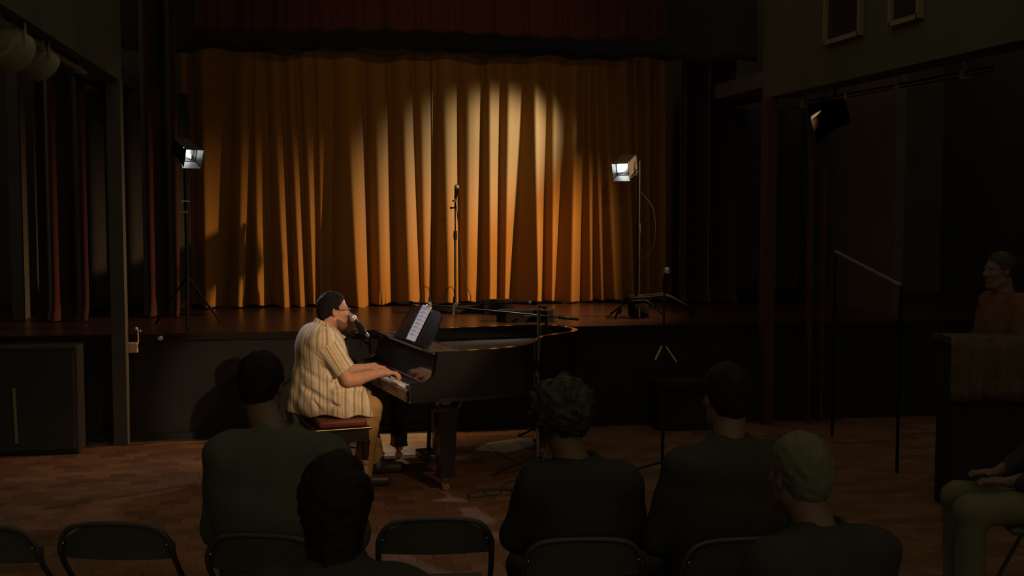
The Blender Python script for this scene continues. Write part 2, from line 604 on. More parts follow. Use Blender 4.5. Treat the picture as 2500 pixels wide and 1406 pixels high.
def hand(p, w, s, tipz, spread=.019, curl=(.036, .052)):
    """playing hand: w wrist point, s=+1 left hand (thumb to the right side), keys below tipz"""
    x, y, z = w
    d = cap(p, (x, y, z), (x + .045, y, z + .004), .026, .030)
    d = smin(d, ell(p, (x + .055, y, z), (.045, .043, .019)), .02)
    for i, (dy, ln) in enumerate(((-1.5, .92), (-.5, 1.05), (.5, 1.0), (1.5, .80))):
        dy *= -s
        k0 = (x + .088 - .008 * abs(dy) , y - dy * spread * .95, z + .004)
        k1 = (k0[0] + curl[0] * ln, y - dy * spread * 1.12, z - .004)
        k2 = (k1[0] + .020 * ln, y - dy * spread * 1.16, z - .022)
        k3 = (k2[0] + .008, y - dy * spread * 1.18, tipz)
        d = smin(d, chain(p, [k0, k1, k2, k3], [.0105, .0095, .0088, .0078], .004), .006)
    t0 = (x + .022, y - s * .030, z - .006)
    t1 = (x + .062, y - s * .054, z - .016)
    t2 = (x + .092, y - s * .058, tipz + .004)
    d = smin(d, chain(p, [t0, t1, t2], [.014, .011, .0085], .006), .012)
    return d

# ================================================================== THE SETTING
SF, SZ = 10.4, 0.9            # stage front, stage height
XL, XR = -1.5, 4.05           # faces of the two upper side walls


def slab(name, lo, hi, material, parent=None):
    c = [(a + b_) / 2 for a, b_ in zip(lo, hi)]
    s = [b_ - a for a, b_ in zip(lo, hi)]
    o = MB().box(c, s).build(name, material, parent)
    if not parent: o['kind'] = 'structure'
    return o


floor = slab('floor', (-4.6, -1.5, -.2), (7.6, SF, -.008), M_GROUT)
slab('wall_left', (XL - .25, -1.5, 2.99), (XL, SF, 5.2), M_FASCIA)
slab('wall_right', (XR, -1.5, 2.93), (XR + .25, SF, 5.2), M_FASCIA)
slab('wall_outer_left', (-4.8, -1.5, -.2), (-4.6, 13.8, 5.2), M_AISLE)
slab('wall_outer_right', (7.6, -1.5, -.2), (7.8, 13.8, 5.2), M_AISLE)
slab('ceiling_left', (XL - .60, -1.5, 3.15), (XL - .25, 13.8, 3.3), M_AISLE)
slab('ceiling_right', (XR + .25, -1.5, 3.10), (XR + .85, 13.8, 3.25), M_AISLE)
slab('wall_back', (-4.8, 13.6, -.2), (7.8, 13.8, 5.2), M_BLACKWALL)
slab('wall_stage_left', (-2.75, 11.9, SZ), (-2.65, 13.6, 5.2), M_BLACKWALL)
slab('wall_stage_right', (5.6, 10.9, SZ), (5.7, 13.6, 5.2), M_BLACKWALL)
slab('wall_front', (XL - .25, 10.9, 4.0), (XR + .25, 11.05, 5.2), M_BLACKWALL)
st_floor = slab('floor_stage', (-4.6, SF, SZ - .06), (7.6, 13.6, SZ), M_STAGE)
slab('wall_stage_front', (-4.6, SF + .03, -.2), (7.6, SF + .12, SZ - .06), M_STAGEF)
slab('trim_1', (-4.6, SF - .015, SZ - .05), (7.6, SF, SZ + .002), mat('stage_nosing', (0.022, 0.014, 0.011), 0.8, spec=.1, noise=(6, .3)))
slab('baseboard_stage', (-4.6, SF - .02, -.008), (7.6, SF + .03, .06), M_STAGEF)
# posts at the ends of the upper side walls
pL, pR = atY(283, 400, 10.28), atY(1877, 450, 10.28)
slab('trim_2', (pL.x - .055, 10.2, 0), (pL.x + .055, 10.36, 2.99), mat('pale_post', (0.06, 0.052, 0.042), .8, noise=(5, .25)))
slab('trim_3', (pR.x - .045, 10.2, 0), (pR.x + .045, 10.36, 2.93), M_POST)
# framed recesses high on the right-hand wall
for k, (x0, x1, y0, y1) in enumerate(((2022, 2106, -70, 106), (2182, 2252, -90, 60))):
    a, c = atX(x0, y1, XR), atX(x1, y1 - (106 - 77 if k == 0 else 24), XR)
    Y0, Y1 = min(a.y, c.y), max(a.y, c.y)
    z0 = a.z if k == 0 else atX(x0, y1, XR).z
    w = slab('window_%d' % (k + 1), (XR - .012, Y0, z0), (XR + .002, Y1, z0 + .75), M_GLASS)
    fm = mat('window_frame_paint', (0.17, 0.15, 0.085), .8)
    mb = MB()
    for yy in (Y0, Y1): mb.box((XR - .02, yy, z0 + .375), (.04, .035, .785))
    for zz in (z0, z0 + .75): mb.box((XR - .02, (Y0 + Y1) / 2, zz), (.04, Y1 - Y0, .035))
    fo = mb.build('window_frame', fm, w)

# floor: parquet tiles laid on the screed; the ones that show largest are pieces of their own
TS, TH, GAP = 0.185, 0.125, 0.0025
tile_me = None
cand, field = [], []
ny = int((SF - 2.4) / TH)
for i in range(int((7.6 + 4.6) / TS) - 1):
    for j in range(ny):
        x, y = -4.6 + (i + .5 + .5 * (j % 2)) * TS, SF - .02 - (j + .5) * TH
        v_ = Vector((x, y, 0)) - OO
        w_ = v_.dot(FW)
        px = 1250 + FPX * v_.dot(RT) / w_
        py = 703 - FPX * v_.dot(UPV) / w_
        if -60 < px < 2560 and py < 1480:
            vis = (20 < px < 480 and 1100 < py < 1290) or (905 < px < 1300 and 1150 < py < 1275)
            (cand if vis else field).append((y, x))
cand.sort()
field += cand[300:]
cand = cand[:300]
hh, hy = (TS - GAP) / 2, (TH - GAP) / 2
for k, (y, x) in enumerate(cand):
    if tile_me is None:
        o = MB().box((0, 0, -.004), (2 * hh, 2 * hy, .008)).build('tile', M_TILE)
        tile_me = o.data
    else:
        o = bpy.data.objects.new('tile', tile_me)
        COL.objects.link(o)
    o.parent = floor
    o.location = (x, y, -.0012 * ((k * 7) % 5) / 5)
    ORG[o.name] = Vector()
fv, ff = [], []
for (y, x) in field:
    n = len(fv)
    fv += [(x - hh, y - hy, 0), (x + hh, y - hy, 0), (x + hh, y + hy, 0), (x - hh, y + hy, 0),
           (x - hh, y - hy, -.008), (x + hh, y - hy, -.008), (x + hh, y + hy, -.008), (x - hh, y + hy, -.008)]
    ff += [(n, n + 1, n + 2, n + 3), (n, n + 4, n + 5, n + 1), (n + 1, n + 5, n + 6, n + 2), (n + 2, n + 6, n + 7, n + 3), (n + 3, n + 7, n + 4, n)]
props(link('tile_field', fv, ff, M_TILEF, floor), kind='stuff')


# ------------------------------------------------------------------ curtains
def drape(name, label, cat, x0, x1, Y, z0, z1, prof, material, nx=240, nz=24, hem=None, sway=0.0, thick=.006):
    """hanging cloth; prof(X, t) gives how far the cloth comes forward (towards the hall), t = 0 at hem, 1 at top"""
    X = np.linspace(x0, x1, nx)
    T = np.linspace(0, 1, nz) ** 1.35
    vs = []
    for t in T:
        zb = z0 + (hem(X) if hem is not None else 0 * X)
        Z = zb + (z1 - zb) * t
        P = prof(X, t)
        XX = X + sway * np.sin(X * 5.1 + 2.3 * t) * (1 - t)
        vs.append(np.stack([XX, Y - P, Z], 1))
    V = np.concatenate(vs)
    F = [(j * nx + i, j * nx + i + 1, (j + 1) * nx + i + 1, (j + 1) * nx + i) for j in range(nz - 1) for i in range(nx - 1)]
    o = link(name, V, F, material, smooth=True, origin=((x0 + x1) / 2, Y, z0))
    md = o.modifiers.new('thickness', 'SOLIDIFY'); md.thickness = thick; md.offset = 1
    return props(o, label, cat)


def wob(seed, n=9, lo=1, hi=9):
    r = np.random.default_rng(seed)
    f, a, ph = r.uniform(lo, hi, n), r.uniform(.3, 1, n), r.uniform(0, 6.3, n)
    return lambda X: sum(a_ * np.sin(f_ * X + p_) for f_, a_, p_ in zip(f, a, ph)) / n


YC = 12.95
# folds read off the cloth: (left, right) edges of the parts that stand forward, at the hem and near the top
folds = [(452, 470, 455, 475), (503, 552, 500, 590), (577, 596, 594, 625), (629, 664, 628, 655), (690, 707, 663, 690), (733, 752, 712, 728), (765, 779, 745, 775),
         (782, 800, 782, 822), (864, 898, 832, 888), (920, 957, 910, 950), (989, 1027, 975, 1005), (1032, 1052, 1018, 1068), (1084, 1120, 1078, 1118),
         (1132, 1166, 1138, 1180), (1194, 1221, 1196, 1231), (1232, 1250, 1244, 1290), (1308, 1327, 1305, 1345), (1348, 1354, 1352, 1395), (1392, 1424, 1405, 1432), (1442, 1450, 1440, 1448), (1470, 1477, 1455, 1462),
         (1500, 1528, 1472, 1500), (1546, 1552, 1524, 1532), (1564, 1572, 1548, 1560), (1584, 1598, 1580, 1600), (1619, 1646, 1618, 1646)]


SOFT = (864, 920, 989, 1032, 1084, 1132, 577, 690)


def px2x(p): return atY(p, 600, YC - .1).x


FB = [(px2x(a), px2x(b_), px2x(c), px2x(d)) for a, b_, c, d in folds]
w1, w2, w3 = wob(3, 12, 12, 60), wob(5, 10, 30, 120), wob(8, 8, 2, 6)


def gold_prof(X, t):
    """each fold: crest at its left edge, front running back to the right, then the return coming forward to the next crest"""
    q = t ** 0.9
    E = [(a + (c - a) * q, b_ + (d - b_) * q) for a, b_, c, d in FB]
    xs, ys = [E[0][0] - .12], [.02]
    prev = E[0][0] - .15
    for i, (l, r) in enumerate(E):
        gap = max(.02, l - prev)
        A = min(.40 if folds[i][0] < 1380 else .20, .085 + .95 * gap) * (1 - .38 * t)
        r = max(r, l + .02)
        nxt = E[i + 1][0] if i + 1 < len(E) else r + .1
        r = l + (r - l) * (.80 if folds[i][0] not in SOFT else .95)
        if folds[i][0] in SOFT:      # round fold that ends abruptly on its right
            xs += [l - .2 * gap, l + (r - l) * .25, l + (r - l) * .6, r, r + .12 * max(.02, nxt - r)]
            ys += [A * .72, A, A * .88, A * .45, .0]
        else:                        # creased fold with a crisp left edge
            xs += [l, l + (r - l) * .5, r, r + .14 * max(.02, nxt - r)]
            ys += [A, A * .52, A * .22, .0]
        prev = r
    xs += [xs[-1] + .2]; ys += [.03]
    k = np.linspace(-1, 1, 13)
    w = (1 - k * k); w /= w.sum()
    sm_ = .022 + .020 * t
    out = sum(wi * np.interp(X + ki * sm_, xs, ys) for ki, wi in zip(k, w))
    out = out + .010 * w1(X + .05 * t) + .003 * w2(X)
    pk = max(0, 1 - t / .05)
    out = out + pk * .008 * np.sin(X * 165) * (.5 + .5 * np.sin(X * 11))
    return out + .02 * w3(X)


XMID = px2x(1053)
drape('stage_curtain', 'left half of the gold velvet stage curtain, dimmer, behind the pianist', 'curtain', px2x(447), XMID, YC, SZ + .015, 3.95, gold_prof, M_GOLD, 620, 46,
      hem=lambda X: .012 * np.sin(X * 9) + .008 * np.sin(X * 31))
drape('stage_curtain', 'right half of the gold velvet stage curtain, with the bright spot', 'curtain', XMID + .012, px2x(1647), YC, SZ + .02, 3.95, gold_prof, M_GOLD, 600, 46,
      hem=lambda X: .012 * np.sin(X * 8 + 1) + .008 * np.sin(X * 27))

# black border above, red swagged valance in front of it
wb = wob(11, 8, 3, 10)
bl, br_ = atY(450, 122, 12.3), atY(1650, 150, 12.3)
drape('border_drape', 'black border drape hiding the top of the gold curtain', 'drape', bl.x - .7, br_.x + .9, 12.3, (bl.z + br_.z) / 2, 4.3,
      lambda X, t: .03 * np.sin(X * 13) + .01, M_BLKCLOTH, 300, 6, hem=lambda X: .018 * np.sin(X * 5.8) + .012 * np.sin(X * 13 + 1))
va, vb = atY(478, 50, 10.75), atY(1625, 96, 10.75)
nsw = 13


def val_prof(X, t):
    s = (X - va.x) / (vb.x - va.x) * nsw
    return .07 * np.abs(np.sin(math.pi * s)) ** .7 * (1 - .3 * t) + .012 * np.sin(s * 21)


drape('valance', 'dark red pleated valance along the top of the stage opening', 'curtain', va.x, vb.x, 10.75, (va.z + vb.z) / 2 - .02, 4.35, val_prof, M_VALANCE, 420, 12,
      hem=lambda X: -.03 * np.abs(np.sin(math.pi * (X - va.x) / (vb.x - va.x) * nsw)) + .02 * np.sin(X * 1.7))
# red house curtains drawn to the sides and black legs
wr = wob(21, 8, 10, 34)


def red_prof(X, t): return .13 * np.sin(X * 24 + .6 * np.sin(X * 5)) + .05 * wr(X) + .10 * max(0, 1 - t / .06) ** 2


def bunch(px0, px1, Y, label, puddle=0):
    a, c = atY(px0, 740, Y).x, atY(px1, 740, Y).x
    return drape('red_curtain', label, 'curtain', a, c, Y, SZ + .012, 4.2, red_prof, M_RED, 160, 30)


bunch(352, 442, 12.05, 'dark red house curtain bunched beside the left edge of the gold curtain')
bunch(1650, 1792, 12.62, 'dark red house curtain bunched beside the right edge of the gold curtain')
bunch(95, 222, 11.75, 'dark red curtain hanging in the left aisle beyond the pale post')
drape('black_leg', 'black masking drape left of the gold curtain', 'drape', -2.55, -1.18, 12.6, SZ + .015, 3.1, lambda X, t: .05 * np.sin(X * 17), M_BLKCLOTH, 120, 8)
drape('black_leg', 'black masking drape right of the gold curtain', 'drape', px2x(1643), 5.55, 13.1, SZ + .015, 3.05, lambda X, t: .05 * np.sin(X * 16), M_BLKCLOTH, 120, 8)

# ================================================================== GRAND PIANO
UX = Vector((-.21, .98, 0)).normalized()
VX = Vector((UX.y, -UX.x, 0))
KK = Vector((.66, 8.01, 0))


def pp(v, u, z): return KK + VX * v + UX * u + Vector((0, 0, z))


def ppl(px, py, u):
    """sight line met with the upright plane u = const of the piano: returns (v, z)"""
    d = ray(px, py)
    t = ((KK + UX * u - OO).dot(UX)) / d.dot(UX)
    p = OO + d * t
    return (p - KK).dot(VX), p.z


PM = Matrix((VX.to_4d(), UX.to_4d(), (0, 0, 1, 0), (0, 0, 0, 1))).transposed()
PM = Matrix.Translation(KK) @ Matrix(((VX.x, UX.x, 0, 0), (VX.y, UX.y, 0, 0), (0, 0, 1, 0), (0, 0, 0, 1)))

piano = thing('grand_piano', 'black grand piano with its lid off, played by the seated man', 'piano', pp(.7, .7, 0))
UN, UFAR, VT, ZB, ZT = -.02, 1.46, 1.70, .655, .995      # near side, far side, tail, rim bottom, rim top


def bez(p0, p1, p2, p3, n):
    out = []
    for i in range(n):
        t = i / n
        a = (1 - t) ** 3, 3 * t * (1 - t) ** 2, 3 * t * t * (1 - t), t ** 3
        out.append(tuple(sum(w * p[k] for w, p in zip(a, (p0, p1, p2, p3))) for k in (0, 1)))
    return out


def piano_outline(inset=0.0, v0=.20):
    """bent side (near the viewer), round tail, straight far side"""
    n, f, t = UN + inset, UFAR - inset, VT - inset
    pts = [(v0, n)] + bez((.42, n), (.85, n), (.98, n + .22), (1.16, n + .52), 14) + bez((1.16, n + .52), (1.32, n + .78), (t, n + .72), (t, 1.10), 14)
    pts += bez((t, 1.10), (t, f - .10), (t - .10, f), (t - .34, f), 10) + [(t - .34, f), (v0, f)]
    return pts


def strip_wall(mb, outer, inner, z0, z1):
    n = len(outer)
    vs = [(x, y, z0) for x, y in outer] + [(x, y, z0) for x, y in inner] + [(x, y, z1) for x, y in outer] + [(x, y, z1) for x, y in inner]
    fs = []
    for i in range(n - 1):
        fs += [(i, i + 1, 2 * n + i + 1, 2 * n + i), (n + i + 1, n + i, 3 * n + i, 3 * n + i + 1),
               (2 * n + i, 2 * n + i + 1, 3 * n + i + 1, 3 * n + i), (i + 1, i, n + i, n + i + 1)]
    fs += [(0, 2 * n, 3 * n, n), (n - 1, 2 * n - 1, 4 * n - 1, 3 * n - 1)]
    mb.add(vs, fs)


out_, inn_ = piano_outline(0), piano_outline(.045)
mb = MB(PM); strip_wall(mb, out_, inn_, ZB, ZT)
rim = autosmooth(mb.build('rim', M_PIANO, piano), 35)
# the two arms that come down beside the keys
arm_prof = [(.20, ZB), (.20, ZT), (.19, ZT), (.185, .93), (.175, .86), (.155, .815), (.12, .792), (.06, .782), (.02, .778), (.0, .770), (-.005, .755), (-.005, ZB)]
for a, c in ((UN, UN + .055), (UFAR - .055, UFAR)):
    mb = MB(PM)
    mb.prism([(x, z) for x, z in arm_prof], a, c, lambda x, z, y: (x, y, z))
    autosmooth(mb.build('arm', M_PIANO, piano), 30)
# moulding line low on the rim
lo_, li_ = piano_outline(-.006), piano_outline(.01)
mb = MB(PM); strip_wall(mb, lo_, li_, ZB - .004, ZB + .018); autosmooth(mb.build('moulding', M_PIANOSAT, piano), 35)
# keybed, key slip, key blocks
mb = MB(PM); mb.bbox((.16, (UN + UFAR) / 2, ZB + .02), (.36, UFAR - UN - .10, .04), .006); mb.build('keybed', M_KEYSLIP, piano)
mb = MB(PM); mb.bbox((-.012, (UN + UFAR) / 2, .705), (.024, UFAR - UN - .115, .058), .005); mb.build('keyslip', M_KEYSLIP, piano)
KU0, KU1 = UN + .12, UFAR - .12
for a, c in ((UN + .057, KU0 - .004), (KU1 + .004, UFAR - .057)):
    mb = MB(PM); mb.bbox((.08, (a + c) / 2, .725), (.17, c - a, .075), .006); mb.build('key_block', M_PIANO, piano)
# keyboard: treble end is the near one
kb = MB(PM).box((.085, (KU0 + KU1) / 2, .712), (.17, KU1 - KU0, .02)).build('key_frame', M_KEYSLIP, piano)
NW = 52
kw = (KU1 - KU0) / NW
wk = bk = None
for i in range(NW):
    uu = KU1 - (i + .5) * kw        # bass at the far end
    if wk is None:
        mb = MB(PM); mb.bbox((.073, uu, .737), (.148, kw - .0012, .020), .0025, seg=1)
        wk = mb.build('white_key', M_IVORY, kb); wu = uu
    else:
        o = bpy.data.objects.new('white_key', wk.data); COL.objects.link(o); o.parent = kb; o.location = UX * (uu - wu)
    if i < NW - 1 and i % 7 in (0, 2, 3, 5, 6):      # A# C# D# F# G#
        ub = KU1 - (i + 1) * kw
        if bk is None:
            mb = MB(PM); mb.prism([(.050, .746), (.056, .757), (.146, .758), (.146, .746)], ub - .005, ub + .005, lambda x, z, y: (x, y, z))
            bk = mb.build('black_key', M_EBONYKEY, kb); bu = ub
        else:
            o = bpy.data.objects.new('black_key', bk.data); COL.objects.link(o); o.parent = kb; o.location = UX * (ub - bu)
# fallboard, upright and mirror-black behind the keys
mb = MB(PM)
mb.prism([(.150, .752), (.156, .775), (.176, .955), (.186, .965), (.196, .955), (.178, .752)], UN + .058, UFAR - .058, lambda x, z, y: (x, y, z))
autosmooth(mb.build('fallboard', M_PIANO, piano), 30)
mb = MB(PM); mb.box((.151, (KU0 + KU1) / 2, .760), (.006, KU1 - KU0, .006)); mb.build('felt_strip', M_REDTAPE, piano)
# inside: soundboard, plate, strings, dampers, tuning pins
def inner_fill(mb, inset, v0, z):
    o = piano_outline(inset, v0)
    c = (sum(p[0] for p in o) / len(o), sum(p[1] for p in o) / len(o))
    n = len(o)
    mb.add([(x, y, z) for x, y in o] + [(c[0], c[1], z)], [(i, (i + 1) % n, n) for i in range(n)])
mb = MB(PM); inner_fill(mb, .046, .22, .80); mb.build('soundboard', M_SOUND, piano)
mb = MB(PM); mb.prism(piano_outline(.046, .22), ZB + .01, ZB + .03); mb.build('underside', M_PIANOSAT, piano)
mb = MB(PM)
strip_wall(mb, piano_outline(.05, .24), piano_outline(.12, .24), .80, .865)
for y0, y1 in ((.14, .16), (.45, .52), (.80, .90), (1.12, 1.28)):
    ve_ = {.16: .86, .52: 1.08, .90: 1.50, 1.28: 1.62}[y1]
    mb.prism([(.42, y0 - .015), (.42, y0 + .015), (ve_, y1 + .012), (ve_, y1 - .012)], .83, .875)
plate = mb.build('cast_plate', M_PLATE, piano)
mb = MB(PM); mb.box((.33, (UN + UFAR) / 2, .875), (.16, UFAR - UN - .12, .03)); mb.build('pin_block', M_PLATE, piano)
mb = MB(PM)
for i in range(66):
    t = i / 65
    y = KU0 + .03 + t * (KU1 - KU0 - .08)
    ve = .70 + .92 * min(1, t / .75) ** 1.1
    mb.tube((.36, y, .898), (ve - .05, y + .02 + .10 * max(0, t - .55), .890), .0012 + .0016 * t, n=4)
mb.build('strings', M_STRING, piano)['kind'] = 'stuff'
mb = MB(PM)
for i in range(62):
    y = KU0 + .03 + i / 61 * (KU1 - KU0 - .06)
    for r in range(2):
        mb.tube((.30 + r * .03, y, .885), (.30 + r * .03, y, .918), .0035, n=5)
mb.build('tuning_pins', M_STRING, piano)['kind'] = 'stuff'
mb = MB(PM)
for i in range(60):
    y = KU0 + .05 + i / 61 * (KU1 - KU0 - .08)
    mb.box((.50 + .05 * i / 60, y, .915), (.035, .009, .030))
mb.build('dampers', M_EBONYKEY, piano)['kind'] = 'stuff'
# music shelf with stepped slats and the desk leaning back
shelf = MB(PM).bbox((.235, (UN + UFAR) / 2 - .02, .992), (.20, UFAR - UN - .10, .016), .004).build('music_shelf', M_PIANOSAT, piano)
M_EDGE = mat('lit_wood_edge', (0.14, 0.09, 0.045), 0.4, noise=(20, .3))  # slat edges coloured paler to look lit
for k, (v_, z_) in enumerate(((.138, .990), (.172, 1.006), (.205, 1.016))):
    mb = MB(PM); mb.box((v_, .58 + .02 * k, z_), (.012, .84 - .06 * k, .010)); mb.build('shelf_lip', M_EDGE, shelf)
dt, DZ, DV = R_(28), 1.002, .170
dm = PM @ Matrix.Translation((DV, .55, DZ)) @ Matrix.Rotation(dt, 4, 'Y')
mb = MB(dm)
poly = [(-.40, 0), (-.40, .15), (-.37, .235), (-.28, .27), (.28, .27), (.37, .235), (.40, .15), (.40, 0)]
mb.prism(poly, .0, .014, lambda y, z, x: (x, y, z))
desk = mb.build('music_desk', M_PIANO, piano)
mb = MB(dm); mb.box((-.018, 0, .004), (.036, .80, .008)); mb.build('desk_ledge', M_PIANO, desk)
# legs with casters, lyre with pedals
for v_, u_ in ((.30, .15), (.30, 1.30), (1.40, 1.02)):
    leg = MB(PM)
    leg.bbox((v_, u_, ZB - .05), (.15, .15, .10), .012)
    leg.prism([(-.060, .62), (-.066, .50), (-.050, .14), (-.058, .10), (.058, .10), (.050, .14), (.066, .50), (.060, .62)], -.055, .055,
              lambda x, z, y, v_=v_, u_=u_: (v_ + x, u_ + y, z))
    lo = autosmooth(leg.build('leg', M_PIANO, piano), 30)
    mb = MB(PM); mb.lathe([(.026, 0), (.030, .010), (.030, .02), (.026, .03)], (v_, u_ - .016, .030), (0, 1, 0)); mb.build('caster_wheel', M_BRASS, lo)
    mb = MB(PM); mb.lathe([(.020, .0), (.034, .02), (.040, .045)], (v_, u_, .058)); mb.build('caster_cup', M_BRASS, lo)
lyre = thing_part = MB(PM)
for s in (-.075, .075): lyre.tube((.40, .70 + s, .66), (.38, .70 + s * 1.15, .16), .014, .016)
lyre.bbox((.40, .70, .635), (.07, .24, .03), .006); lyre.bbox((.36, .70, .135), (.14, .27, .06), .01)
lyre = autosmooth(lyre.build('pedal_lyre', M_PIANOSAT, piano), 35)
mb = MB(PM); mb.tube((.39, .70, .16), (.39, .70, .64), .004); mb.tube((.39, .73, .16), (.39, .73, .64), .004); mb.tube((.39, .67, .16), (.39, .67, .64), .004)
mb.build('pedal_rod', M_BRASS, lyre)
mb = MB(PM); mb.tube((.62, .62, .62), (.42, .66, .13), .007); mb.tube((.62, .78, .62), (.42, .74, .13), .007); mb.build('lyre_brace', M_BRASS, lyre)
for dy in (-.065, 0, .065):
    mb = MB(PM); mb.bbox((.255, .70 + dy, .105), (.13, .024, .012), .004); mb.ball((.20, .70 + dy, .105), .018, 10, (1.2, .8, .4)); mb.build('pedal', M_BRASS, lyre)

# sheet of music on the desk
sm = dm @ Matrix.Translation((-.006, -.005, .010))
sheet = thing('sheet_music', 'white printed sheet of music leaning on the piano desk', 'paper', sm.translation)
nx_, nz_ = 7, 10
vs = []
for side in (0, 1):
    for j in range(nz_):
        for i in range(nx_):
            y, z = (i / (nx_ - 1) - .5) * .215 - .005, j / (nz_ - 1) * .275
            vs.append(sm @ Vector((-.012 * (1 - (2 * i / (nx_ - 1) - 1) ** 2) - .02 * max(0, z - .25) - side * .0012 + .0, y, z)))
N_ = nx_ * nz_
fs = [(j * nx_ + i, j * nx_ + i + 1, (j + 1) * nx_ + i + 1, (j + 1) * nx_ + i) for j in range(nz_ - 1) for i in range(nx_ - 1)]
fs = fs + [tuple(N_ + k for k in f[::-1]) for f in fs]
link('page', vs, fs, M_PAPER, sheet, smooth=True)
mb = MB(sm)
for r in range(8):
    for l in range(5):
        z = .255 - r * .029 - l * .0032
        mb.box((-.0155 - .0000, -.005, z), (.0006, .165, .0009))
mb.build('staves', M_INK, sheet)['kind'] = 'stuff'
# chrome page clip at the top of the sheet
pc = sm @ Vector((-.016, -.05, .292))
mb = MB(sm); mb.bbox((-.012, -.05, .275), (.022, .035, .024), .004); mb.ball((-.018, -.07, .291), .010)
o = props(mb.build('page_clip', M_CHROME, origin=pc), 'small chrome clip on the top edge of the sheet music', 'clip')

# ================================================================== PIANO BENCH
bench = thing('piano_bench', 'dark wooden piano bench with maroon cushion and turned legs under the pianist', 'bench', pp(-.38, .63, 0))
B0, B1, U0, U1 = -.575, -.185, .30, .96
mb = MB(PM); mb.bbox(((B0 + B1) / 2, (U0 + U1) / 2, .395), (B1 - B0 - .03, U1 - U0 - .03, .085), .006); mb.build('apron', M_BENCHW, bench)
mb = MB(PM); mb.bbox(((B0 + B1) / 2, (U0 + U1) / 2, .446), (B1 - B0, U1 - U0, .018), .005); top = mb.build('seat_frame', M_BENCHW, bench)
mb = MB(PM); mb.bbox(((B0 + B1) / 2, U0 - .001, .4505), (B1 - B0 - .004, .006, .008), .002)
mb.bbox((B0 - .001, (U0 + U1) / 2, .4505), (.006, U1 - U0 - .004, .008), .002); mb.build('lit_edge_bead', M_BRASS, top)  # brass bead added to stand in for light along the seat edge
mb = MB(PM); mb.bbox(((B0 + B1) / 2 + .005, (U0 + U1) / 2, .481), (B1 - B0 - .05, U1 - U0 - .06, .056), .022, seg=4); autosmooth(mb.build('cushion', M_CUSHION, bench), 60)
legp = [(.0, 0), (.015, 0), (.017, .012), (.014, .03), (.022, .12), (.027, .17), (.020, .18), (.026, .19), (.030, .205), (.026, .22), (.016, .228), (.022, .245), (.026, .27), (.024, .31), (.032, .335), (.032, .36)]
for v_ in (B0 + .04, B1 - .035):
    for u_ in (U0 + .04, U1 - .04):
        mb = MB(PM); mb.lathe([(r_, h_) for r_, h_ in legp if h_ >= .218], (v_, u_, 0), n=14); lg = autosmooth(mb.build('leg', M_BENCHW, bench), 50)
        mb = MB(PM); mb.lathe([(r_, h_) for r_, h_ in legp if h_ <= .222], (v_, u_, 0), n=14); autosmooth(mb.build('lit_foot', M_BENCHLEG_LIT, lg), 50)  # leg in two tones: pale foot painted as lit, upper part as shaded
mb = MB(PM); mb.tube(((B0 + B1) / 2, U0 + .05, .215), ((B0 + B1) / 2, U1 - .05, .215), .012)
for u_ in (U0 + .04, U1 - .04): mb.tube((B0 + .04, u_, .215), (B1 - .035, u_, .215), .012)
mb.build('stretcher', M_BENCHW, bench)

# ================================================================== THE PIANIST (x forward, y to his left, z up)
CU = .63
FM = PM @ Matrix.Translation((0, CU, 0))
man = thing('person', 'man in striped short-sleeved shirt and tan trousers playing the piano', 'person', pp(-.40, CU, 0))
HC = (-.366, 0, 1.238)
SR, SL = (-.475, -.195, 1.045), (-.475, .195, 1.045)
ER, EL = (-.325, -.245, .775), (-.330, .250, .775)
WR, WL = (-.085, -.185, .803), (-.070, .185, .795)
TIPZ = .757


def body_fn(p):
    d = head_sdf(p, HC)
    d = smin(d, cap(p, (-.400, 0, 1.17), (-.462, 0, 1.03), .060, .068), .03)
    d = smin(d, ell(p, (-.45, 0, .86), (.12, .17, .24)), .06)
    d = smin(d, cap(p, (-.46, -.15, 1.03), (-.46, .15, 1.03), .06), .05)
    d = smin(d, ell(p, (-.41, 0, .62), (.15, .16, .11)), .06)
    for sh, el, wr, s in ((SR, ER, WR, -1), (SL, EL, WL, 1)):
        mid = tuple(el[i] + (wr[i] - el[i]) * .30 + (0, 0, -.004)[i] for i in range(3))
        a = chain(p, [sh, el, mid, wr], [.056, .045, .046, .028], .02)
        a = smin(a, hand(p, wr, s, TIPZ), .015)
        d = smin(d, a, .02)
    for s in (-1, 1):
        ax = -.215 if s < 0 else .0
        d = smin(d, chain(p, [(-.42, .10 * s, .60), (-.14, .172 * s, .565), (ax, .18 * s, .12)], [.08, .062, .04], .03), .03)
        d = smin(d, cap(p, (ax - .01, .18 * s, .06), (ax + .15, .19 * s, .045), .034, .028), .03)
    return d


solid_obj('body', body_fn, (-.66, -.35, .01), (.16, .35, 1.40), .0042, FM, M_SKIN, man)


